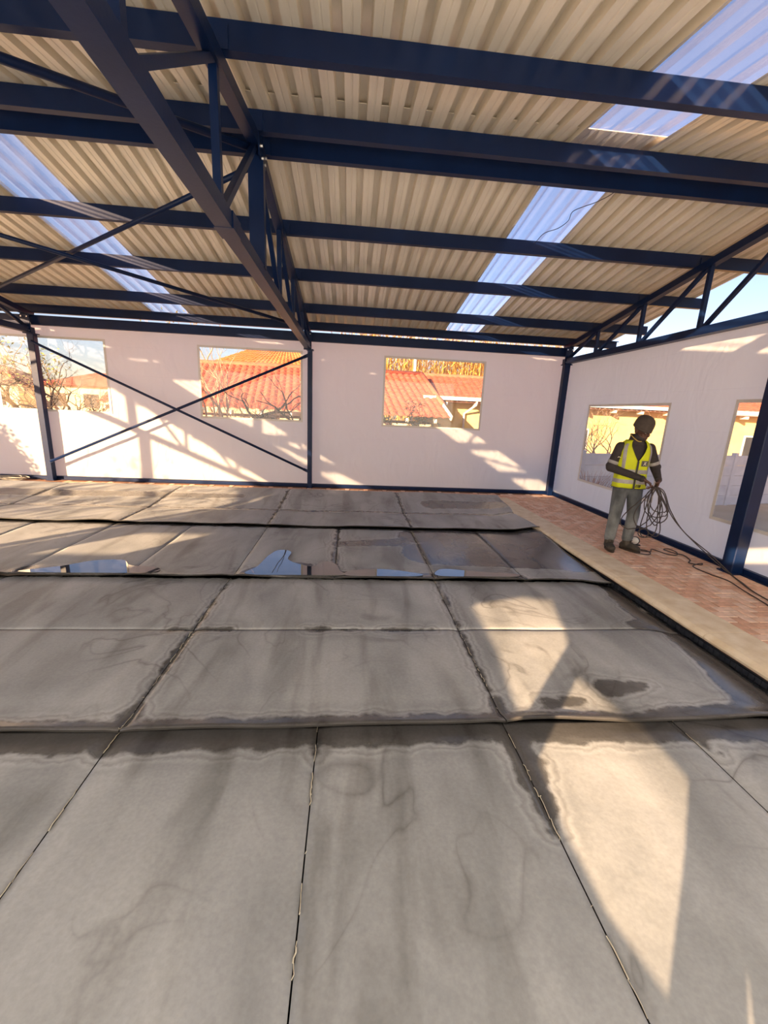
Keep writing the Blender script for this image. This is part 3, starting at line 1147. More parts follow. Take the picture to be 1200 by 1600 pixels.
# ------------------------------------------------------------------ outside: plants
M['bark_dark'] = pmat('dark_bark', lin((66, 56, 50)), lin((48, 40, 36)), 12, .9, 0, .4, 40)
M['bark_pale'] = pmat('pale_bark', lin((190, 165, 140)), lin((160, 135, 112)), 12, .85, 0, .3, 40)
M['leaf_green'] = pmat('leaf_green', lin((78, 92, 48)), lin((110, 122, 62)), 3, .6)
M['leaf_yellow'] = pmat('leaf_yellow', lin((228, 192, 104)), lin((186, 142, 66)), 2.5, .7)
M['leaf_lime'] = pmat('leaf_lime', lin((176, 176, 92)), lin((140, 150, 70)), 2.5, .65)
M['reed'] = pmat('dry_reed', lin((176, 128, 98)), lin((140, 98, 76)), 9, .8)


def grow(mb, p, d, L, r, depth, rng, tips, bend=.35, split=(2, 3), gnarl=.25, taper=.72, ang=(.35, .85), n=5):
    p, d = Vector(p), Vector(d).normalized()
    k = 4
    pts, rs = [p.copy()], [r]
    for i in range(k):
        d = (d + Vector((rng.gauss(0, gnarl), rng.gauss(0, gnarl), rng.gauss(0, gnarl) + bend * .12))).normalized()
        p = p + d * (L / k)
        pts.append(p.copy())
        rs.append(r * (1 - (1 - taper) * (i + 1) / k))
    mb.tube(pts, rs, n if r > .015 else 3, cap=False)
    if depth == 0:
        tips.append((p.copy(), d.copy()))
        return
    for c in range(rng.randint(*split)):
        ax = Vector((rng.gauss(0, 1), rng.gauss(0, 1), rng.gauss(0, 1)))
        ax = (ax - d * ax.dot(d)).normalized()
        a = rng.uniform(*ang)
        nd = (d * math.cos(a) + ax * math.sin(a)).normalized()
        src = pts[-1] if c < 2 else pts[rng.randint(2, 3)]
        grow(mb, src, nd, L * rng.uniform(.62, .85), rs[-1] * rng.uniform(.6, .85), depth - 1, rng, tips, bend, split, gnarl, taper, ang, n)


def leaves(mb, tips, per, spread, size, rng):
    for (p, d) in tips:
        for _ in range(per):
            c = p + Vector((rng.gauss(0, spread), rng.gauss(0, spread), rng.gauss(0, spread)))
            a = Vector((rng.gauss(0, 1), rng.gauss(0, 1), rng.gauss(0, 1))).normalized()
            b = a.orthogonal().normalized()
            s_ = size * rng.uniform(.6, 1.3)
            mb.add([c - a * s_, c + b * s_ * .4, c + a * s_, c - b * s_ * .4], [(0, 1, 2, 3)])


def tree(name, base, label, seed, L, r, depth, bark, leaf=None, per=6, spread=.15, lsize=.07, group=None, stems=1, lean=.15, cat='tree', **kw):
    rng = random.Random(seed)
    t = thing(name, base, label, cat, group)
    mb, tips = MB(), []
    for s_ in range(stems):
        d = Vector((rng.gauss(0, lean), rng.gauss(0, lean), 1))
        grow(mb, Vector((rng.gauss(0, .05), rng.gauss(0, .05), 0)), d, L, r, depth, rng, tips, **kw)
    mb.build('branches', M[bark], t, True)
    if leaf:
        lf = MB()
        leaves(lf, tips, per, spread, lsize, rng)
        lf_o = lf.build('foliage', M[leaf], t)
        tag(lf_o, kind='stuff')
    return t


# ------------------------------------------------------------------ outside: neighbouring houses
M['tile'] = pmat('terracotta', lin((196, 108, 82)), lin((168, 84, 66)), 5, .8, 0, .2, 30)
M['tile2'] = pmat('terracotta_orange', lin((222, 140, 84)), lin((205, 118, 66)), 4, .8, 0, .2, 30)
M['plaster'] = pmat('yellow_plaster', lin((232, 205, 140)), lin((222, 192, 126)), 2, .9, 0, .1, 40)
M['cream'] = pmat('cream_plaster', lin((214, 196, 168)), lin((198, 178, 150)), 2, .9)
M['white'] = pmat('white_paint', (.8, .79, .77), (.72, .71, .70), 6, .5)
M['timber'] = pmat('brown_timber', lin((120, 84, 66)), lin((96, 66, 52)), 8, .8, stretch=(1, 8, 1))
M['glass'] = pmat('house_glass', (.03, .035, .045), (.05, .055, .07), 3, .1)
M['precast'] = pmat('precast_concrete', lin((206, 206, 208)), lin((188, 188, 192)), 4, .9, 0, .2, 30)


def tile_field(a, b, c, d, tw, tl):
    """a-b eave edge, d-c ridge edge; overlapping barrel tiles as relief"""
    a, b, c, d = map(Vector, (a, b, c, d))
    rows = max(2, round(((d - a).length + (c - b).length) / 2 / tl))
    cols = max(2, round((b - a).length / tw))
    nrm = (b - a).cross(d - a).normalized()
    if nrm.z < 0:
        nrm = -nrm
    mb = MB()
    wave = [0, .022, .045, .05, .03]
    for r_ in range(rows):
        t0, t1 = r_ / rows, (r_ + 1) / rows
        for k in range(cols):
            base = len(mb.v)
            for (t, off) in ((t0, .035), (t1, .004)):
                L_, R_ = a.lerp(d, t), b.lerp(c, t)
                for i in range(6):
                    s_ = (k + i / 5) / cols
                    mb.v.append(tuple(L_.lerp(R_, s_) + nrm * (off + wave[i % 5])))
            for i in range(5):
                mb.f.append((base + i, base + i + 1, base + 6 + i + 1, base + 6 + i))
            # butt end of the tile
            e = len(mb.v)
            for i in range(6):
                v = Vector(mb.v[base + i])
                mb.v.append(tuple(v - nrm * .045))
            for i in range(5):
                mb.f.append((e + i, e + i + 1, base + i + 1, base + i))
    return mb


hs = thing('neighbour_house', (3.0, 19, -.8), 'house with red tiled roof, yellow walls and white gutter behind the far and right walls', 'house')
# wing A in front (windows 2 and 3): eave at y=17
tag(part('roof_tiles', tile_field((-9.5, 17.0, 1.50), (4.05, 17.0, 1.50), (3.3, 20.6, 3.42), (-9.5, 20.6, 3.42), .30, .34), M['tile'], hs), kind='stuff')
tag(part('roof_tiles', tile_field((4.05, 24.2, 1.5), (-9.5, 24.2, 1.5), (-9.5, 20.6, 3.42), (3.3, 20.6, 3.42), .30, .34), M['tile'], hs), kind='stuff')
part('ridge_tiles', MB().tube([(-9.6, 20.6, 3.46), (3.35, 20.6, 3.46)], .11, 8), M['tile'], hs, True)
part('barge_board', MB().beam((4.09, 16.95, 1.50), (3.90, 17.9, 2.0), .05, .20), M['white'], hs)
part('hip_tiles', MB().tube([(3.90, 17.9, 2.03), (3.33, 20.6, 3.46)], .11, 8), M['tile'], hs, True)
part('wall', MB().box((-2.9, 20.6, .20), (12.6, 6.0, 2.0)), M['cream'], hs)
x = -9.2
while x < 4:
    part('rafter_end', MB().box((x, 17.12, 1.36), (.07, .35, .15)), M['white'], hs)
    x += 1.15
for x in (-7.5, -4.6, -1.6, 1.6):
    f_ = part('window', MB().box((x, 17.585, .45), (1.3, .05, 1.0)), M['white'], hs)
    for k in (-1, 1):
        p_ = MB().box((x + k * .31, 17.555, .45), (.54, .02, .86))
        p_.v = [(a - hs.location.x, b_ - hs.location.y, c_ - hs.location.z) for a, b_, c_ in p_.v]
        p_.build('pane', M['glass'], f_)
# wing B: long roof with white gutter at y=18.6
tag(part('roof_tiles', tile_field((3.2, 18.6, 2.40), (24, 18.6, 2.40), (24, 22.0, 3.50), (3.5, 22.0, 3.50), .30, .34), M['tile'], hs), kind='stuff')
tag(part('roof_tiles', tile_field((24, 25.4, 2.40), (3.2, 25.4, 2.40), (3.5, 22.0, 3.50), (24, 22.0, 3.50), .30, .34), M['tile'], hs), kind='stuff')
part('ridge_tiles', MB().tube([(3.4, 22.0, 3.54), (24, 22.0, 3.54)], .11, 8), M['tile'], hs, True)
part('gutter', MB().box((13.6, 18.52, 2.34), (20.9, .13, .15)), M['white'], hs)
part('soffit', MB().box((13.6, 19.0, 2.20), (20.8, .85, .03)), M['timber'], hs)
part('wall', MB().box((13.8, 22.0, .70), (20.0, 5.4, 3.0)), M['plaster'], hs)
for x in (5.55, 17.6):
    part('downpipe', MB().tube([(x, 18.55, 2.28), (x, 18.6, 2.12), (x - .35, 19.2, 1.72), (x - .38, 19.22, -.8)], .055, 8), M['white'], hs, True)
x = 4.2
while x < 23:
    part('rafter_end', MB().box((x, 18.72, 2.12), (.07, .42, .12)), M['white'], hs)
    x += 1.3
for x in (6.7, 10.6, 20):
    f_ = part('window', MB().box((x, 19.29, .7), (1.4, .05, 1.2)), M['white'], hs)
    for k in (-1, 1):
        p_ = MB().box((x + k * .33, 19.255, .7), (.58, .02, 1.06))
        p_.v = [(a - hs.location.x, b_ - hs.location.y, c_ - hs.location.z) for a, b_, c_ in p_.v]
        p_.build('pane', M['glass'], f_)
# taller house behind with an orange hipped roof
h2 = thing('hip_roof_house', (-4.4, 30, -.8), 'house behind with a bright orange hipped roof against the sky', 'house')
ap = (-4.4, 30.5, 6.0)
A_, B_, C_, D_ = (-9.0, 26, 3.6), (.2, 26, 3.6), (.2, 35, 3.6), (-9.0, 35, 3.6)
apl, apr = (-4.9, 30.5, 6.0), (-3.9, 30.5, 6.0)
for (a, b, c, d) in ((A_, B_, apr, apl), (B_, C_, apr, apr), (C_, D_, apl, apr), (D_, A_, apl, apl)):
    tag(part('roof_tiles', tile_field(a, b, c, d, .32, .36), M['tile2'], h2), kind='stuff')
part('wall', MB().box((-4.4, 30.5, 1.35), (8.4, 8.2, 4.4)), M['cream'], h2)
for x in (-7, -4.4, -1.8):
    part('window', MB().box((x, 26.38, 2.2), (1.3, .06, 1.2)), M['glass'], h2)
part('fascia', MB().beam((-9.05, 25.95, 3.56), (.25, 25.95, 3.56), .05, .18), M['white'], h2)


def far_house(x, y, w, d, zw, zr_, label):
    h = thing('distant_house', (x, y, -.8), label, 'house', 'distant houses seen through the left window')
    part('wall', MB().box((x, y, (zw - .8) / 2), (w, d, zw + .8)), M['cream'], h)
    e = .5
    a, b, c, d_ = (x - w / 2 - e, y - d / 2 - e, zw), (x + w / 2 + e, y - d / 2 - e, zw), (x + w / 2 - d / 2, y, zr_), (x - w / 2 + d / 2, y, zr_)
    mb = MB().add([a, b, c, d_, (x + w / 2 + e, y + d / 2 + e, zw), (x - w / 2 - e, y + d / 2 + e, zw)], [(0, 1, 2, 3), (1, 4, 2), (4, 5, 3, 2), (5, 0, 3)])
    part('roof', mb, M['tile'], h)
    k = int(w // 2.6)
    for i in range(k):
        part('window', MB().box((x - w / 2 + (i + .5) * w / k, y - d / 2 - .02, zw - 1.2), (1.2, .06, 1.1)), M['glass'], h)
    return h


far_house(-31.5, 42, 7, 6, 2.5, 4.15, 'distant red roofed house furthest left in the left window')
far_house(-22.2, 42, 8, 6, 2.6, 3.9, 'distant red roofed house at the right of the left window')

# precast concrete fence outside the right wall
fn = thing('precast_fence', (6.4, 10.95, -.8), 'pale precast concrete fence seen through the right windows', 'fence')
fd = Vector((1, .238, 0)).normalized()
for k in range(10):
    p = Vector((3.4, 10.21, -.8)) + fd * (k * 1.5)
    part('post', MB().beam(p, p + Vector((0, 0, 1.68)), .13, .13, up=fd), M['precast'], fn)
    for j in range(5):
        zz = .16 + j * .32
        part('slab', MB().beam(p + fd * .06 + Vector((0, 0, zz)), p + fd * 1.44 + Vector((0, 0, zz)), .05, .312), M['precast'], fn)

# mast
ms = thing('white_mast', (3.75, 25.72, -.8), 'thin white pole standing behind the red tiled roof', 'pole')
part('pole', MB().tube([(3.75, 25.72, -.8), (3.75, 25.72, 6.4)], [.11, .08], 10), M['white'], ms, True)
part('cap', MB().tube([(3.75, 25.72, 6.4), (3.75, 25.72, 6.46)], .1, 10), M['white'], ms, True)

# plants seen through the windows
tree('bare_tree', (-8.6, 13.2, -.8), 'gnarled dark pollarded tree filling the leftmost window', 11, 1.35, .17, 6, 'bark_dark', stems=2, lean=.3, gnarl=.34, bend=.7, split=(2, 3), ang=(.4, 1.05))
tree('bare_tree', (-9.9, 14.5, -.8), 'knotty leafless tree at the left edge of the leftmost window', 23, 1.35, .15, 6, 'bark_dark', stems=2, lean=.3, gnarl=.34, bend=.6, split=(2, 3), ang=(.4, 1.05))
tree('bare_bush', (-2.5, 12.6, -.8), 'pale leafless bush behind the window with the brace rods', 5, 1.0, .07, 5, 'bark_pale', stems=8, lean=.35, gnarl=.2, bend=.5, split=(2, 3), ang=(.25, .6), cat='bush')
tree('bare_bush', (-4.1, 13.4, -.8), 'pale slender sapling left in the window with the brace rods', 8, 1.5, .06, 5, 'bark_pale', stems=3, lean=.08, gnarl=.12, bend=.5, ang=(.25, .55), cat='bush')
mbk = MB()
_rng = random.Random(3)
kt = thing('fallen_limb_tree', (-3.2, 12.0, -.8), 'thick dark crooked tree limb low in the window with the brace rods', 'tree')
_t = []
grow(mbk, (0, 0, 0), (.12, 0, 1), 2.15, .10, 0, _rng, _t, gnarl=.08, taper=.9)
_p = _t[0][0]
for (dd, LL, rr, dp) in (((1, .1, .22), 1.5, .075, 3), ((.8, -.1, .45), .8, .05, 3), ((-.4, .2, .6), .6, .04, 2)):
    grow(mbk, _p, dd, LL, rr, dp, _rng, [], gnarl=.22, bend=.2)
mbk.build('branches', M['bark_dark'], kt, True)
tree('leafy_shrub', (1.15, 12.2, -.8), 'dark green shrub at the lower left of the window with the red roof', 31, 1.0, .05, 3, 'bark_dark', 'leaf_green', 26, .11, .05, stems=4, lean=.25, cat='shrub')
tree('leafy_tree', (-11.2, 19.5, -.8), 'yellowish green tree at the right of the leftmost window', 41, 2.3, .14, 4, 'bark_pale', 'leaf_lime', 10, .22, .08, stems=1, ang=(.25, .6))
tree('leafy_tree', (-7.3, 24, -.8), 'lime leaved tree left of the orange hipped roof', 43, 2.6, .14, 4, 'bark_pale', 'leaf_lime', 10, .25, .08, stems=1, ang=(.25, .6))
tree('bare_bush', (8.6, 13.6, -.8), 'leafless bush against the yellow wall behind the worker', 51, 1.05, .05, 5, 'bark_pale', stems=6, lean=.3, gnarl=.18, bend=.4, ang=(.25, .6), cat='bush')
tree('bare_bush', (17.2, 16.4, -.8), 'leafless twigs against the yellow wall in the window by the nearest column', 57, .9, .04, 4, 'bark_pale', stems=3, lean=.3, gnarl=.18, bend=.4, ang=(.3, .7), cat='bush')

# dry bamboo thicket behind the roof of window 3
bt = thing('bamboo_thicket', (6, 27.5, -.8), 'tall yellow dry bamboo thicket rising behind the red tiled roof', 'bamboo')
_rng = random.Random(77)
cm, lf = MB(), MB()
for i in range(330):
    x, y = _rng.uniform(-.8, 14.5), _rng.uniform(27.2, 30.5)
    h = _rng.uniform(5.5, 8.0)
    dx, dy = _rng.gauss(0, .35), _rng.gauss(0, .35)
    pts = [(x, y, -.8), (x + dx * .3, y + dy * .3, -.8 + h * .5), (x + dx, y + dy, -.8 + h)]
    cm.tube(pts, [.03, .025, .01], 3, cap=False)
    for k in range(70):
        t = _rng.uniform(.3, 1)
        c = Vector((x + dx * t * t + _rng.gauss(0, .25), y + dy * t * t + _rng.gauss(0, .25), -.8 + h * t))
        s_ = _rng.uniform(.12, .3)
        a = Vector((_rng.gauss(0, .5), _rng.gauss(0, .5), _rng.choice((-1, 1)) * 1.0)).normalized()
        b = a.orthogonal().normalized()
        lf.add([c - a * s_, c + b * s_ * .15, c + a * s_, c - b * s_ * .15], [(0, 1, 2, 3)])
tag(part('cane', cm, M['leaf_yellow'], bt), kind='stuff')
tag(part('foliage', lf, M['leaf_yellow'], bt), kind='stuff')

# dry reeds just outside the right wall
rd = thing('dry_reeds', (5.75, 9.4, -.8), 'clump of dry reddish reeds low in the window behind the worker', 'reeds')
_rng = random.Random(9)
mb = MB()
for i in range(130):
    a, q = _rng.uniform(0, 6.28), abs(_rng.gauss(0, .16))
    h = _rng.uniform(.8, 1.35)
    ln = _rng.uniform(.05, .5)
    mb.tube([(q * math.cos(a), q * math.sin(a), 0), (q * 1.6 * math.cos(a), q * 1.6 * math.sin(a), h * .6), ((q * 1.6 + ln) * math.cos(a), (q * 1.6 + ln) * math.sin(a), h)], [.008, .007, .003], 3, cap=False)
tag(mb.build('stalk', M['reed'], rd), kind='stuff')

# garden outside the open left end, which breaks the low sun
def round_shrub(base, rx, rz_, label, seed, count=2600):
    rng = random.Random(seed)
    t = thing('round_shrub', base, label, 'shrub', 'garden plants outside the open left end')
    core = MB().ell((0, 0, rz_), (rx * .86, rx * .86, rz_ * .9), 20, 14)
    core.v = [(a * (1 + .08 * mnoise.noise((a * 3, b * 3, c * 3))), b * (1 + .08 * mnoise.noise((a * 3, b * 3, c * 3 + 9))), c) for a, b, c in core.v]
    core.build('crown', M['leaf_green'], t, True)
    lf = MB()
    for i in range(count):
        v = Vector((rng.gauss(0, 1), rng.gauss(0, 1), rng.gauss(0, 1))).normalized()
        c = Vector((v.x * rx, v.y * rx, rz_ + v.z * rz_)) * rng.uniform(.93, 1.05)
        a = Vector((rng.gauss(0, 1), rng.gauss(0, 1), rng.gauss(0, 1))).normalized()
        b = a.orthogonal().normalized()
        s_ = rng.uniform(.03, .06)
        lf.add([c - a * s_, c + b * s_ * .5, c + a * s_, c - b * s_ * .5], [(0, 1, 2, 3)])
    tag(lf.build('foliage', M['leaf_green'], t), kind='stuff')
    return t


round_shrub((-9.75, 5.9, -.8), .62, 1.50, 'clipped round shrub outside the open left end', 5)
tree('leafy_tree', (-11.2, -1.2, -.8), 'evergreen tree outside the near left corner', 61, 1.55, .13, 4, 'bark_dark', 'leaf_green', 22, .22, .09, stems=2, ang=(.3, .75), group='garden plants outside the open left end')

# ------------------------------------------------------------------ the worker
M['skin'] = pmat('dark_skin', lin((92, 62, 50)), lin((80, 52, 42)), 9, .55)
M['knit'] = pmat('charcoal_knit', lin((62, 56, 56)), lin((50, 45, 46)), 14, .9, 0, .4, 120)
M['beanie'] = pmat('brown_beanie', lin((84, 74, 68)), lin((70, 61, 57)), 20, .95, 0, .5, 160)
M['hivis'] = pmat('hivis_yellow', lin((214, 222, 24)), lin((196, 206, 14)), 6, .7, 0, .1, 60)
M['silver'] = pmat('silver_tape', lin((168, 164, 162)), lin((150, 146, 146)), 30, .4)
M['lining'] = pmat('yellow_lining', lin((205, 178, 92)), lin((190, 160, 80)), 10, .8)
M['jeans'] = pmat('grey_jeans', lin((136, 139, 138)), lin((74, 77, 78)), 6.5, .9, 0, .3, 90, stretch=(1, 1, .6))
_nt = M['jeans'].node_tree
_b = [n for n in _nt.nodes if n.type == 'BSDF_PRINCIPLED'][0]
_src = _b.inputs['Base Color'].links[0].from_socket
_tc = N(_nt, 'ShaderNodeTexCoord')
_sp = N(_nt, 'ShaderNodeSeparateXYZ')
_nt.links.new(_tc.outputs['Object'], _sp.inputs[0])
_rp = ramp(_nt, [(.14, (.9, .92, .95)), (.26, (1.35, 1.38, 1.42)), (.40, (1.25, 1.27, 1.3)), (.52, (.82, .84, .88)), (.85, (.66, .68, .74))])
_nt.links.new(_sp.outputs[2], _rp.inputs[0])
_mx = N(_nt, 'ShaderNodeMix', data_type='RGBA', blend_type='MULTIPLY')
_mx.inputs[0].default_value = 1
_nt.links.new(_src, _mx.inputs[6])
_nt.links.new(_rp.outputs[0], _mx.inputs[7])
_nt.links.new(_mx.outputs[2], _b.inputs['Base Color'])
M['boot'] = pmat('worn_boot', lin((76, 68, 60)), lin((48, 44, 38)), 14, .75, 0, .3, 60)
M['sole'] = pmat('boot_sole', lin((58, 46, 40)), lin((46, 38, 32)), 14, .85)
M['eye'] = pmat('eye', (.35, .33, .30), (.3, .28, .25), 9, .2)
M['badge'] = pmat('badge_grey', lin((96, 92, 88)), lin((84, 80, 78)), 20, .6)
M['mark'] = pmat('badge_mark', lin((226, 222, 205)), lin((214, 208, 190)), 20, .6)
M['black'] = pmat('black_plastic', (.02, .018, .018), (.03, .027, .026), 10, .45)


def blob(name, mb, mat, parent, voxel=.008, it=6, fac=.5):
    """melts overlapping solids into one continuous skin"""
    me = mb.mesh(name + '_raw')
    o = bpy.data.objects.new(name + '_raw', me)
    COL.objects.link(o)
    r = o.modifiers.new('r', 'REMESH')
    r.mode = 'VOXEL'
    r.voxel_size = voxel
    s_ = o.modifiers.new('s', 'SMOOTH')
    s_.factor = fac
    s_.iterations = it
    dg = bpy.context.evaluated_depsgraph_get()
    dg.update()
    out = bpy.data.meshes.new_from_object(o.evaluated_get(dg))
    out.name = name
    bpy.data.objects.remove(o)
    bpy.data.meshes.remove(me)
    out.materials.clear()
    return link(name, out, mat, parent, True)


PERSON = thing('person', (3.60, 5.03, 0), 'worker in yellow safety vest, dark beanie and grey jeans coiling a cord', 'person', rz=-.16)
HEAD = Matrix.Translation((.02, -.045, 1.562)) @ Matrix.Rotation(.42, 4, 'Z') @ Matrix.Rotation(.36, 4, 'X') @ Matrix.Scale(1.08, 4)


def xf(mb, mat):
    mb.v = [tuple(mat @ Vector(v)) for v in mb.v]
    return mb


def hand(mb, wrist, d, n, right, curl=(.75, 1.1, .8)):
    w, d = Vector(wrist), Vector(d).normalized()
    n = Vector(n)
    n = (n - d * n.dot(d)).normalized()
    l = d.cross(n) if right else n.cross(d)
    for k in range(4):
        o = l * (.028 - .0187 * k)
        mb.capsule(w + o * .55, w + d * .082 + o, .016, .0125, 10, 4)
    for k, sc in enumerate((.95, 1.05, 1.0, .8)):
        p = w + d * .085 + l * (.030 - .020 * k)
        a = 0
        for j, ln in enumerate((.042, .027, .021)):
            a += curl[j] * (.9 + .08 * k)
            q = p + (d * math.cos(a) + n * math.sin(a)) * ln * sc
            mb.capsule(p, q, .0092 - .0008 * j, .0086 - .001 * j, 8, 3)
            p = q
    p = w + d * .025 + l * .024
    q = p + (l * .55 + d * .55 + n * .45).normalized() * .042
    r_ = q + (d * .7 + n * .7 - l * .1).normalized() * .030
    mb.capsule(p, q, .014, .0105, 8, 3)
    mb.capsule(q, r_, .0105, .0085, 8, 3)


RS, RE, RW = Vector((-.178, .01, 1.350)), Vector((-.255, .02, 1.085)), Vector((.045, -.245, .985))
LS, LE, LW = Vector((.178, .01, 1.350)), Vector((.285, .0, 1.10)), Vector((.235, -.215, .975))
# body: one continuous skin under the clothes
b = MB()
hd = MB()
hd.ell((0, .012, .035), (.074, .094, .095), 18, 12)
hd.ell((0, -.030, -.048), (.056, .060, .060), 16, 10)
hd.capsule((0, -.078, .008), (0, -.101, -.022), .009, .013, 10, 4)
hd.ell((0, -.070, .022), (.055, .022, .012), 12, 8)
hd.ell((0, -.086, -.055), (.026, .012, .008), 12, 8)
hd.ell((0, -.083, -.070), (.022, .012, .008), 12, 8)
for s_ in (-1, 1):
    hd.ell((s_ * .075, .012, -.005), (.011, .022, .034), 10, 8)
    hd.ell((s_ * .040, -.062, -.022), (.022, .02, .018), 10, 8)
xf(hd, HEAD)
b.add(hd.v, hd.f)
b.capsule((0, .015, 1.38), (.012, -.02, 1.52), .062, .055)
b.ell((0, .01, 1.20), (.15, .09, .26))
b.ell((0, .01, .95), (.145, .095, .15))
for s_, S_, E_, W_ in ((-1, RS, RE, RW), (1, LS, LE, LW)):
    b.capsule(S_, E_, .050, .040)
    b.capsule(E_, W_, .038, .026)
    b.capsule((s_ * .08, .01, .92), (s_ * .105, -.01, .50), .075, .052)
    b.capsule((s_ * .105, -.01, .50), (s_ * .115, .02, .09), .05, .036)
hand(b, RW, (.80, -.30, -.52), (-.45, .05, -.85), True)
hand(b, LW, (-.42, -.42, -.80), (-.75, .15, .35), False, (.6, 1.0, .8))
body = blob('body', b, M['skin'], PERSON, .0042, 3, .4)
for s_ in (-1, 1):
    e = MB().ell((s_ * .031, -.0745, .004), (.011, .009, .007), 12, 8)
    xf(e, HEAD).build('eye', M['eye'], PERSON, True)

# jacket
b = MB()
b.ell((0, .012, 1.20), (.165, .108, .26))
b.ell((0, .012, .97), (.165, .112, .16))
for s_ in (-1, 1):
    b.capsule((0, .015, 1.42), (s_ * .15, .012, 1.345), .062, .056)
for S_, E_, W_ in ((RS, RE, RW), (LS, LE, LW)):
    b.capsule(S_, E_, .066, .057)
    b.capsule(E_, W_.lerp(E_, .04), .056, .037)
    m_ = S_.lerp(E_, .6)
    b.ell(E_ + Vector((0, .0, .025)), (.062, .06, .05))
blob('jacket', b, M['knit'], PERSON, .009, 4)
# cuffs
for E_, W_ in ((RE, RW), (LE, LW)):
    d = (W_ - E_).normalized()
    MB().tube([W_ - d * .035, W_ - d * .005], [.040, .036], 14).build('cuff', M['knit'], PERSON, True)
# collar, its yellow edge, neck gaiter
cl = MB()
ring = []
for (z, r_, dy) in ((1.405, .105, .015), (1.45, .088, .008), (1.50, .080, .004), (1.505, .074, .004), (1.45, .076, .006)):
    ring.append([(r_ * math.cos(2 * math.pi * k / 24), dy + r_ * .95 * math.sin(2 * math.pi * k / 24), z + .018 * math.sin(2 * math.pi * k / 24)) for k in range(24)])
for rr in ring:
    cl.v += rr
for i in range(len(ring) - 1):
    for k in range(24):
        j = (k + 1) % 24
        cl.f.append((i * 24 + k, i * 24 + j, (i + 1) * 24 + j, (i + 1) * 24 + k))
cl.build('collar', M['knit'], PERSON, True)
pts = [(.084 * math.cos(a), .004 + .080 * math.sin(a), 1.504 + .018 * math.sin(a) - .055 * max(0, -math.sin(a)) ** 2) for a in [math.radians(x_) for x_ in range(115, 290, 7)]]
MB().tube(pts, .0055, 6).build('collar_edge', M['lining'], PERSON, True)
b = MB()
b.capsule((0, .005, 1.42), (.012, -.022, 1.49), .070, .066)
xf_j = MB().ell((0, -.026, -.066), (.062, .066, .046), 16, 10)
xf(xf_j, HEAD)
b.add(xf_j.v, xf_j.f)
blob('neck_gaiter', b, M['knit'], PERSON, .007, 3)

# beanie with a turned-up band
bn = MB()
n_ = 28
prof_ = []
for (z, s_) in ((.018, 1.0), (.045, 1.03), (.070, 1.05), (.095, 1.03), (.122, .95), (.146, .80), (.164, .57), (.174, .28), (.177, .02)):
    prof_.append([((.089 * s_) * math.cos(2 * math.pi * k / n_), .014 + (.107 * s_) * math.sin(2 * math.pi * k / n_), z + .012 * math.sin(2 * math.pi * k / n_) * (1 if z < .07 else 0)) for k in range(n_)])
prof_.insert(0, [(p_[0] * .93, .014 + (p_[1] - .014) * .93, p_[2]) for p_ in prof_[0]])
for rr in prof_:
    bn.v += rr
for i in range(len(prof_) - 1):
    for k in range(n_):
        j = (k + 1) % n_
        bn.f.append((i * n_ + k, i * n_ + j, (i + 1) * n_ + j, (i + 1) * n_ + k))
xf(bn, HEAD).build('beanie', M['beanie'], PERSON, True)
bd = MB()
for (z, s_) in ((.018, 1.0), (.020, 1.045), (.044, 1.05), (.048, 1.0)):
    bd.v += [((.092 * s_) * math.cos(2 * math.pi * k / n_), .014 + (.107 * s_) * math.sin(2 * math.pi * k / n_), z + .012 * math.sin(2 * math.pi * k / n_)) for k in range(n_)]
for i in range(3):
    for k in range(n_):
        j = (k + 1) % n_
        bd.f.append((i * n_ + k, i * n_ + j, (i + 1) * n_ + j, (i + 1) * n_ + k))
xf(bd, HEAD).build('beanie_band', M['beanie'], PERSON, True)

# jeans
b = MB()
b.ell((0, .015, .90), (.158, .112, .11))
b.capsule((-.06, .015, .84), (.06, .015, .84), .10, .10)
FEET = ((-1, (-.115, .015, .10), (-.085, .01, .86), (-.112, -.015, .48)), (1, (.118, .03, .10), (.085, .01, .86), (.118, -.01, .48)))
for s_, A_f, H_f, K_f in FEET:
    b.capsule(H_f, K_f, .098, .074)
    b.capsule(K_f, (A_f[0], A_f[1], .16), .074, .066)
    for k in range(3):
        zz = .17 + k * .035
        b.ell((A_f[0], A_f[1] - .004, zz), (.070 - .004 * (k % 2), .072 - .004 * (k % 2), .016))
    for k in range(3):
        b.ell((A_f[0] * .98, -.03, .46 + k * .05), (.066, .055, .014))
blob('jeans', b, M['jeans'], PERSON, .008, 3)
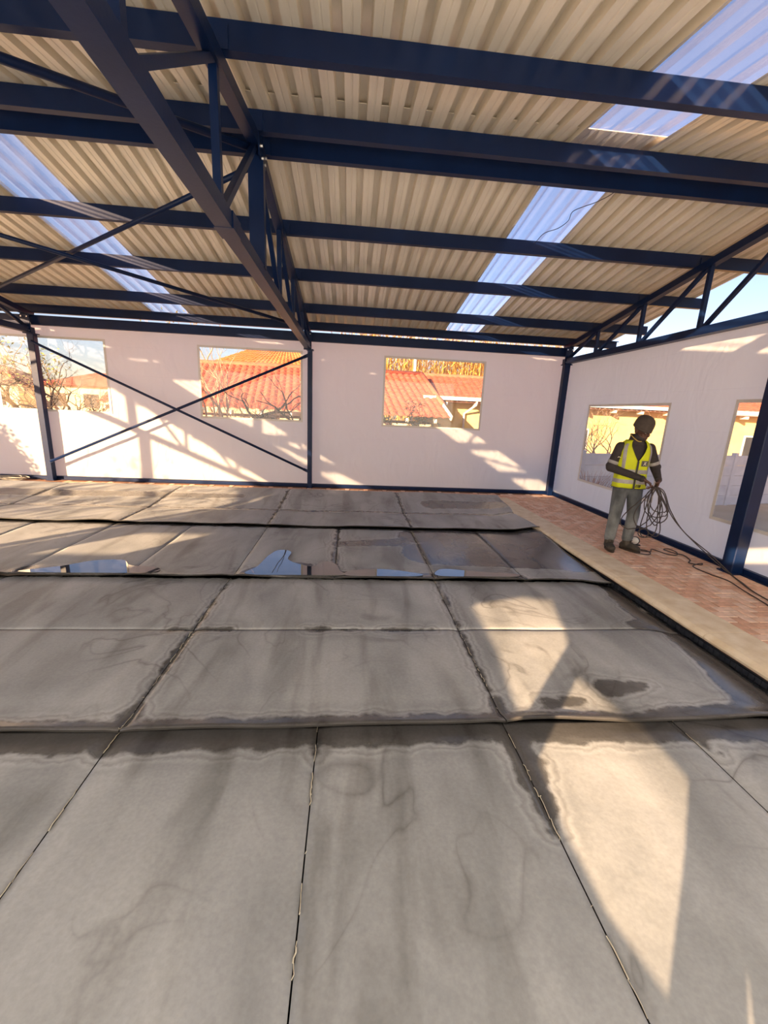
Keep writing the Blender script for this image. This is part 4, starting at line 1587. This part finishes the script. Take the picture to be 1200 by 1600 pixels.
# boots
for s_, A_f, H_f, K_f in FEET:
    ang = -.12 if s_ < 0 else .62          # left foot turned out to the picture's right
    bt_ = MB()
    bt_.capsule((0, 0, .17), (0, -.005, .08), .058, .056)
    bt_.ell((0, -.075, .060), (.050, .095, .045))
    bt_.ell((0, -.13, .052), (.050, .058, .040))
    bt_.ell((0, .035, .055), (.046, .05, .048))
    rot = Matrix.Translation((A_f[0], A_f[1], 0)) @ Matrix.Rotation(ang, 4, 'Z')
    xf(bt_, rot)
    bo = blob('boot', bt_, M['boot'], PERSON, .007, 3)
    so = MB()
    out_ = [(.050 * math.cos(a) * (1 if math.sin(a) < 0 else .92), -.055 + .140 * math.sin(a), 0) for a in [2 * math.pi * k / 24 for k in range(24)]]
    so.v = [(x_, y_, .002) for x_, y_, _ in out_] + [(x_ * 1.03, y_ * 1.01, .026) for x_, y_, _ in out_]
    so.f = [tuple(reversed(range(24))), tuple(range(24, 48))] + [(k, (k + 1) % 24, 24 + (k + 1) % 24, 24 + k) for k in range(24)]
    xf(so, rot)
    so.build('sole', M['sole'], bo, True)
    lc = MB()
    for k in range(4):
        zz, yy = .085 + k * .026, -.088 + k * .012
        lc.tube([(-.026, yy + .01, zz), (0, yy - .006 - .002 * k, zz + .004), (.026, yy + .01, zz)], .0035, 5)
    xf(lc, rot)
    lc.build('laces', M['sole'], bo)

# vest: a shell round the torso, stripes and badge on it
VZ = [.845, .90, .98, 1.08, 1.20, 1.30, 1.37, 1.415, 1.445]
VA = [.196, .192, .186, .185, .190, .194, .184, .150, .112]
VB = [.140, .138, .132, .130, .134, .132, .118, .105, .092]
VC = [.010, .010, .010, .010, .008, .010, .014, .016, .016]


def vest_p(th, z, off=0.0):
    a, b2, cy = np.interp(z, VZ, VA) + off, np.interp(z, VZ, VB) + off, np.interp(z, VZ, VC)
    e = 2 / 2.4
    c_, s_ = math.cos(th), math.sin(th)
    wr = .004 * math.sin(th * 9 + z * 14) * max(0, min(1, (1.3 - z) * 6))
    return (math.copysign(abs(c_) ** e, c_) * (a + wr), cy + math.copysign(abs(s_) ** e, s_) * (b2 + wr), z)


def vest_patch(name, mat, th0, th1, z0, z1, off, nt=24, nz=6, parent=None, thick=.004, edge=None):
    """patch over angle and height ranges; th0/th1 may be functions of height fraction"""
    mb = MB()
    f0 = th0 if callable(th0) else (lambda t: th0)
    f1 = th1 if callable(th1) else (lambda t: th1)
    for j in range(nz + 1):
        t = j / nz
        for i in range(nt + 1):
            th = f0(t) + (f1(t) - f0(t)) * i / nt
            mb.v.append(vest_p(th, z0 + (z1 - z0) * t, off))
    for j in range(nz):
        for i in range(nt):
            a = j * (nt + 1) + i
            mb.f.append((a, a + 1, a + nt + 2, a + nt + 1))
    return mb.build(name, mat, parent or PERSON, True)


FR = -math.pi / 2
OPEN = lambda t: .02 + .62 * max(0, (t - .58) / .42)          # V opening in front
ve = vest_patch('vest', M['hivis'], lambda t: FR + OPEN(t), lambda t: FR + 2 * math.pi - OPEN(t), .845, 1.445, 0, 56, 24)
sol = ve.modifiers.new('thickness', 'SOLIDIFY')
sol.thickness = .006
for (z0, z1) in ((.905, .955), (1.035, 1.085)):
    vest_patch('reflective_band', M['silver'], FR + .05, FR + 2 * math.pi - .05, z0, z1, .0035, 56, 3, ve)
for s_ in (-1, 1):
    vest_patch('reflective_strap', M['silver'], FR + s_ * .72, FR + s_ * 1.02, 1.085, 1.40, .0040, 6, 12, ve)
vest_patch('zip', M['black'], FR - .035, FR + .035, .845, 1.19, .004, 3, 10, ve)
vest_patch('hem_binding', M['black'], FR + .03, FR + 2 * math.pi - .03, .838, .848, .003, 56, 1, ve)
bg = vest_patch('badge', M['badge'], FR + .16, FR + .62, 1.13, 1.20, .0055, 6, 4, ve)
mk = MB()
for (a0, z0, a1, z1) in ((.30, 1.145, .36, 1.165), (.36, 1.165, .34, 1.188), (.36, 1.165, .45, 1.185), (.36, 1.165, .46, 1.146)):
    mk.tube([vest_p(FR + a0, z0, .009), vest_p(FR + a1, z1, .009)], .004, 5)
mk.build('emblem', M['mark'], bg)
st = MB()
for k in range(4):
    st.tube([vest_p(FR + .06 + k * .07, .862, .006), vest_p(FR + .10 + k * .07, .898, .006)], .005, 5)
tag(st.build('hazard_stripe', M['black'], ve), kind='stuff')
# silver arm bands and a small sleeve mark
for S_, E_ in ((RS, RE), (LS, LE)):
    d = (E_ - S_).normalized()
    p_ = S_.lerp(E_, .74)
    MB().tube([p_ - d * .021, p_ - d * .02, p_ + d * .02, p_ + d * .021], [.055, .0655, .064, .055], 18).build('arm_band', M['silver'], PERSON, True)
q_ = RS.lerp(RE, .46) + Vector((.015, -.069, 0))
mk = MB()
mk.tube([q_ + Vector((-.022, .006, -.008)), q_ + Vector((-.010, .001, .004)), q_ + Vector((.004, 0, -.003)), q_ + Vector((.020, .004, -.002))], .0032, 5)
mk.build('sleeve_mark', M['mark'], PERSON)

# ------------------------------------------------------------------ cords
PW = Matrix.Translation(PERSON.location) @ Matrix.Rotation(-.16, 4, 'Z')
grip = PW @ Vector((.165, -.305, .905))
cord = thing('extension_cord', grip, 'dark extension cord hanging in loops from the worker\'s hands', 'cord')
_rng = random.Random(12)
e1 = Vector((.81, -.58, 0))
e2 = Vector((.58, .81, 0))
for (hgt, wd, off, sk) in ((.60, .10, .06, .02), (.52, .16, -.02, -.05), (.42, .13, .05, .06), (.64, .12, .02, -.02), (.36, .17, .03, .03), (.56, .19, -.10, -.12), (.30, .11, .06, .04), (.47, .09, .07, .0)):
    pts = []
    dp = _rng.uniform(-.03, .03)
    n_ = 40
    for k in range(n_ + 1):
        t = 2 * math.pi * k / n_
        fall = (1 - math.cos(t)) / 2
        xx = wd * math.sin(t) * (.35 + .65 * fall) + off * fall + sk * fall * fall
        pts.append(e1 * (xx + .012 * math.sin(3 * t + hgt * 20)) + e2 * (dp * fall + .012 * math.sin(2 * t + wd * 30)) + Vector((0, 0, -hgt * fall + .004 * _rng.gauss(0, 1))))
    MB().tube(pts, .0062, 6, cap=False).build('cord_loop', M['cord'], cord, True)
# small kink at the bottom of the coil
pts = [e1 * (-.035 + .055 * math.cos(t)) + Vector((0, 0, -.585 + .055 * math.sin(t))) for t in [2 * math.pi * k / 20 for k in range(21)]]
MB().tube(pts, .006, 6, cap=False).build('cord_loop', M['cord'], cord, True)


def spline(pts, n=8):
    pts = [Vector(p) for p in pts]
    out = []
    for i in range(len(pts) - 1):
        p0, p1, p2, p3 = pts[max(i - 1, 0)], pts[i], pts[i + 1], pts[min(i + 2, len(pts) - 1)]
        for k in range(n):
            t = k / n
            out.append(.5 * ((2 * p1) + (p2 - p0) * t + (2 * p0 - 5 * p1 + 4 * p2 - p3) * t * t + (3 * p1 - p0 - 3 * p2 + p3) * t ** 3))
    out.append(pts[-1])
    return out


for dz in (0, .03):
    tail = spline([grip + Vector((.01, 0, .01)), grip + Vector((.10, -.03, -.05 - dz)), grip + Vector((.19, -.08, -.27 - dz)), grip + Vector((.32, -.20, -.50)), (4.24, 4.30, .20 - dz), (4.36, 4.10 + dz, .03), (4.30, 3.92 - dz, .012), (4.20, 3.66, .012), (4.13, 3.3 + dz, .012), (4.05, 2.7 + 4 * dz, .012)])
    part('cord_tail', MB().tube(tail, .0062, 6), M['cord'], cord, True)
fc = MB().tube(spline([(3.74, 4.87, .012), (3.86, 4.80, .012), (3.95, 4.86, .012), (3.97, 4.96, .012), (3.90, 4.99, .018), (3.88, 4.92, .022), (4.00, 4.93, .012), (4.10, 5.03, .012), (4.16, 4.84, .012), (4.26, 4.80, .012), (4.36, 4.92, .012), (4.34, 5.04, .016),
                       (4.24, 5.00, .02), (4.27, 4.86, .022), (4.36, 4.80, .012), (4.30, 4.62, .012), (4.20, 4.52, .012), (4.28, 4.44, .016), (4.36, 4.50, .012), (4.26, 4.46, .02), (4.14, 4.38, .012), (4.15, 4.14, .012), (4.18, 3.95, .016), (4.12, 3.7, .012), (4.0, 3.2, .012)]), .0065, 6)
tag(fc.build('floor_cord', M['cord'], None, True), 'black cord snaking over the brick paving from the worker\'s foot', 'cord')
# plug-in lamp lying by the left boot
pl = thing('work_lamp', (3.98, 5.22, 0), 'small black lamp with a round white face beside the worker\'s boot', 'lamp')
hb = MB()
dirv = Vector((-.75, -.66, 0))
c0 = Vector((0, 0, .075))
hb.tube([c0 - dirv * .07, c0 - dirv * .065, c0 - dirv * .03, c0, c0 + dirv * .02], [.02, .034, .040, .056, .058], 18)
hb.box((.02, .02, .010), (.10, .09, .018))
hb.beam((.03, .02, .015), (.03, .02, .07), .02, .05)
hb.build('housing', M['black'], pl, True)
MB().tube([c0 + dirv * .018, c0 + dirv * .027], [.050, .046], 20).build('face', M['white'], pl, True)
# pale cord heap in the far left corner
hp = thing('cord_heap', (-6.72, 8.74, 0), 'pale cord heap on the paving under the leftmost window', 'cord')
_rng = random.Random(4)
for k in range(6):
    ra, rb = _rng.uniform(.22, .42), _rng.uniform(.10, .16)
    ox, oy = _rng.gauss(0, .06), _rng.gauss(0, .015)
    pts = [(ox + ra * math.cos(t), oy + rb * math.sin(t), .012 + .012 * k + .008 * math.sin(3 * t + k)) for t in [2 * math.pi * i / 30 for i in range(31)]]
    MB().tube(pts, .009, 6, cap=False).build('cord_loop', M['palecord'], hp, True)

# thin loose wire hanging under the right skylight
wr = MB().tube(spline([(2.20, 5.60, 3.74), (2.20, 5.53, 3.74), (2.22, 5.37, 3.77), (2.32, 5.24, 3.78), (2.36, 5.09, 3.80), (2.32, 4.93, 3.82), (2.39, 4.85, 3.84), (2.47, 4.77, 3.85), (2.55, 4.66, 3.87), (2.57, 4.55, 3.88)]), .004, 5)
tag(wr.build('loose_wire', M['cord'], None, True), 'thin loose wire hanging under the right skylight strip', 'wire')
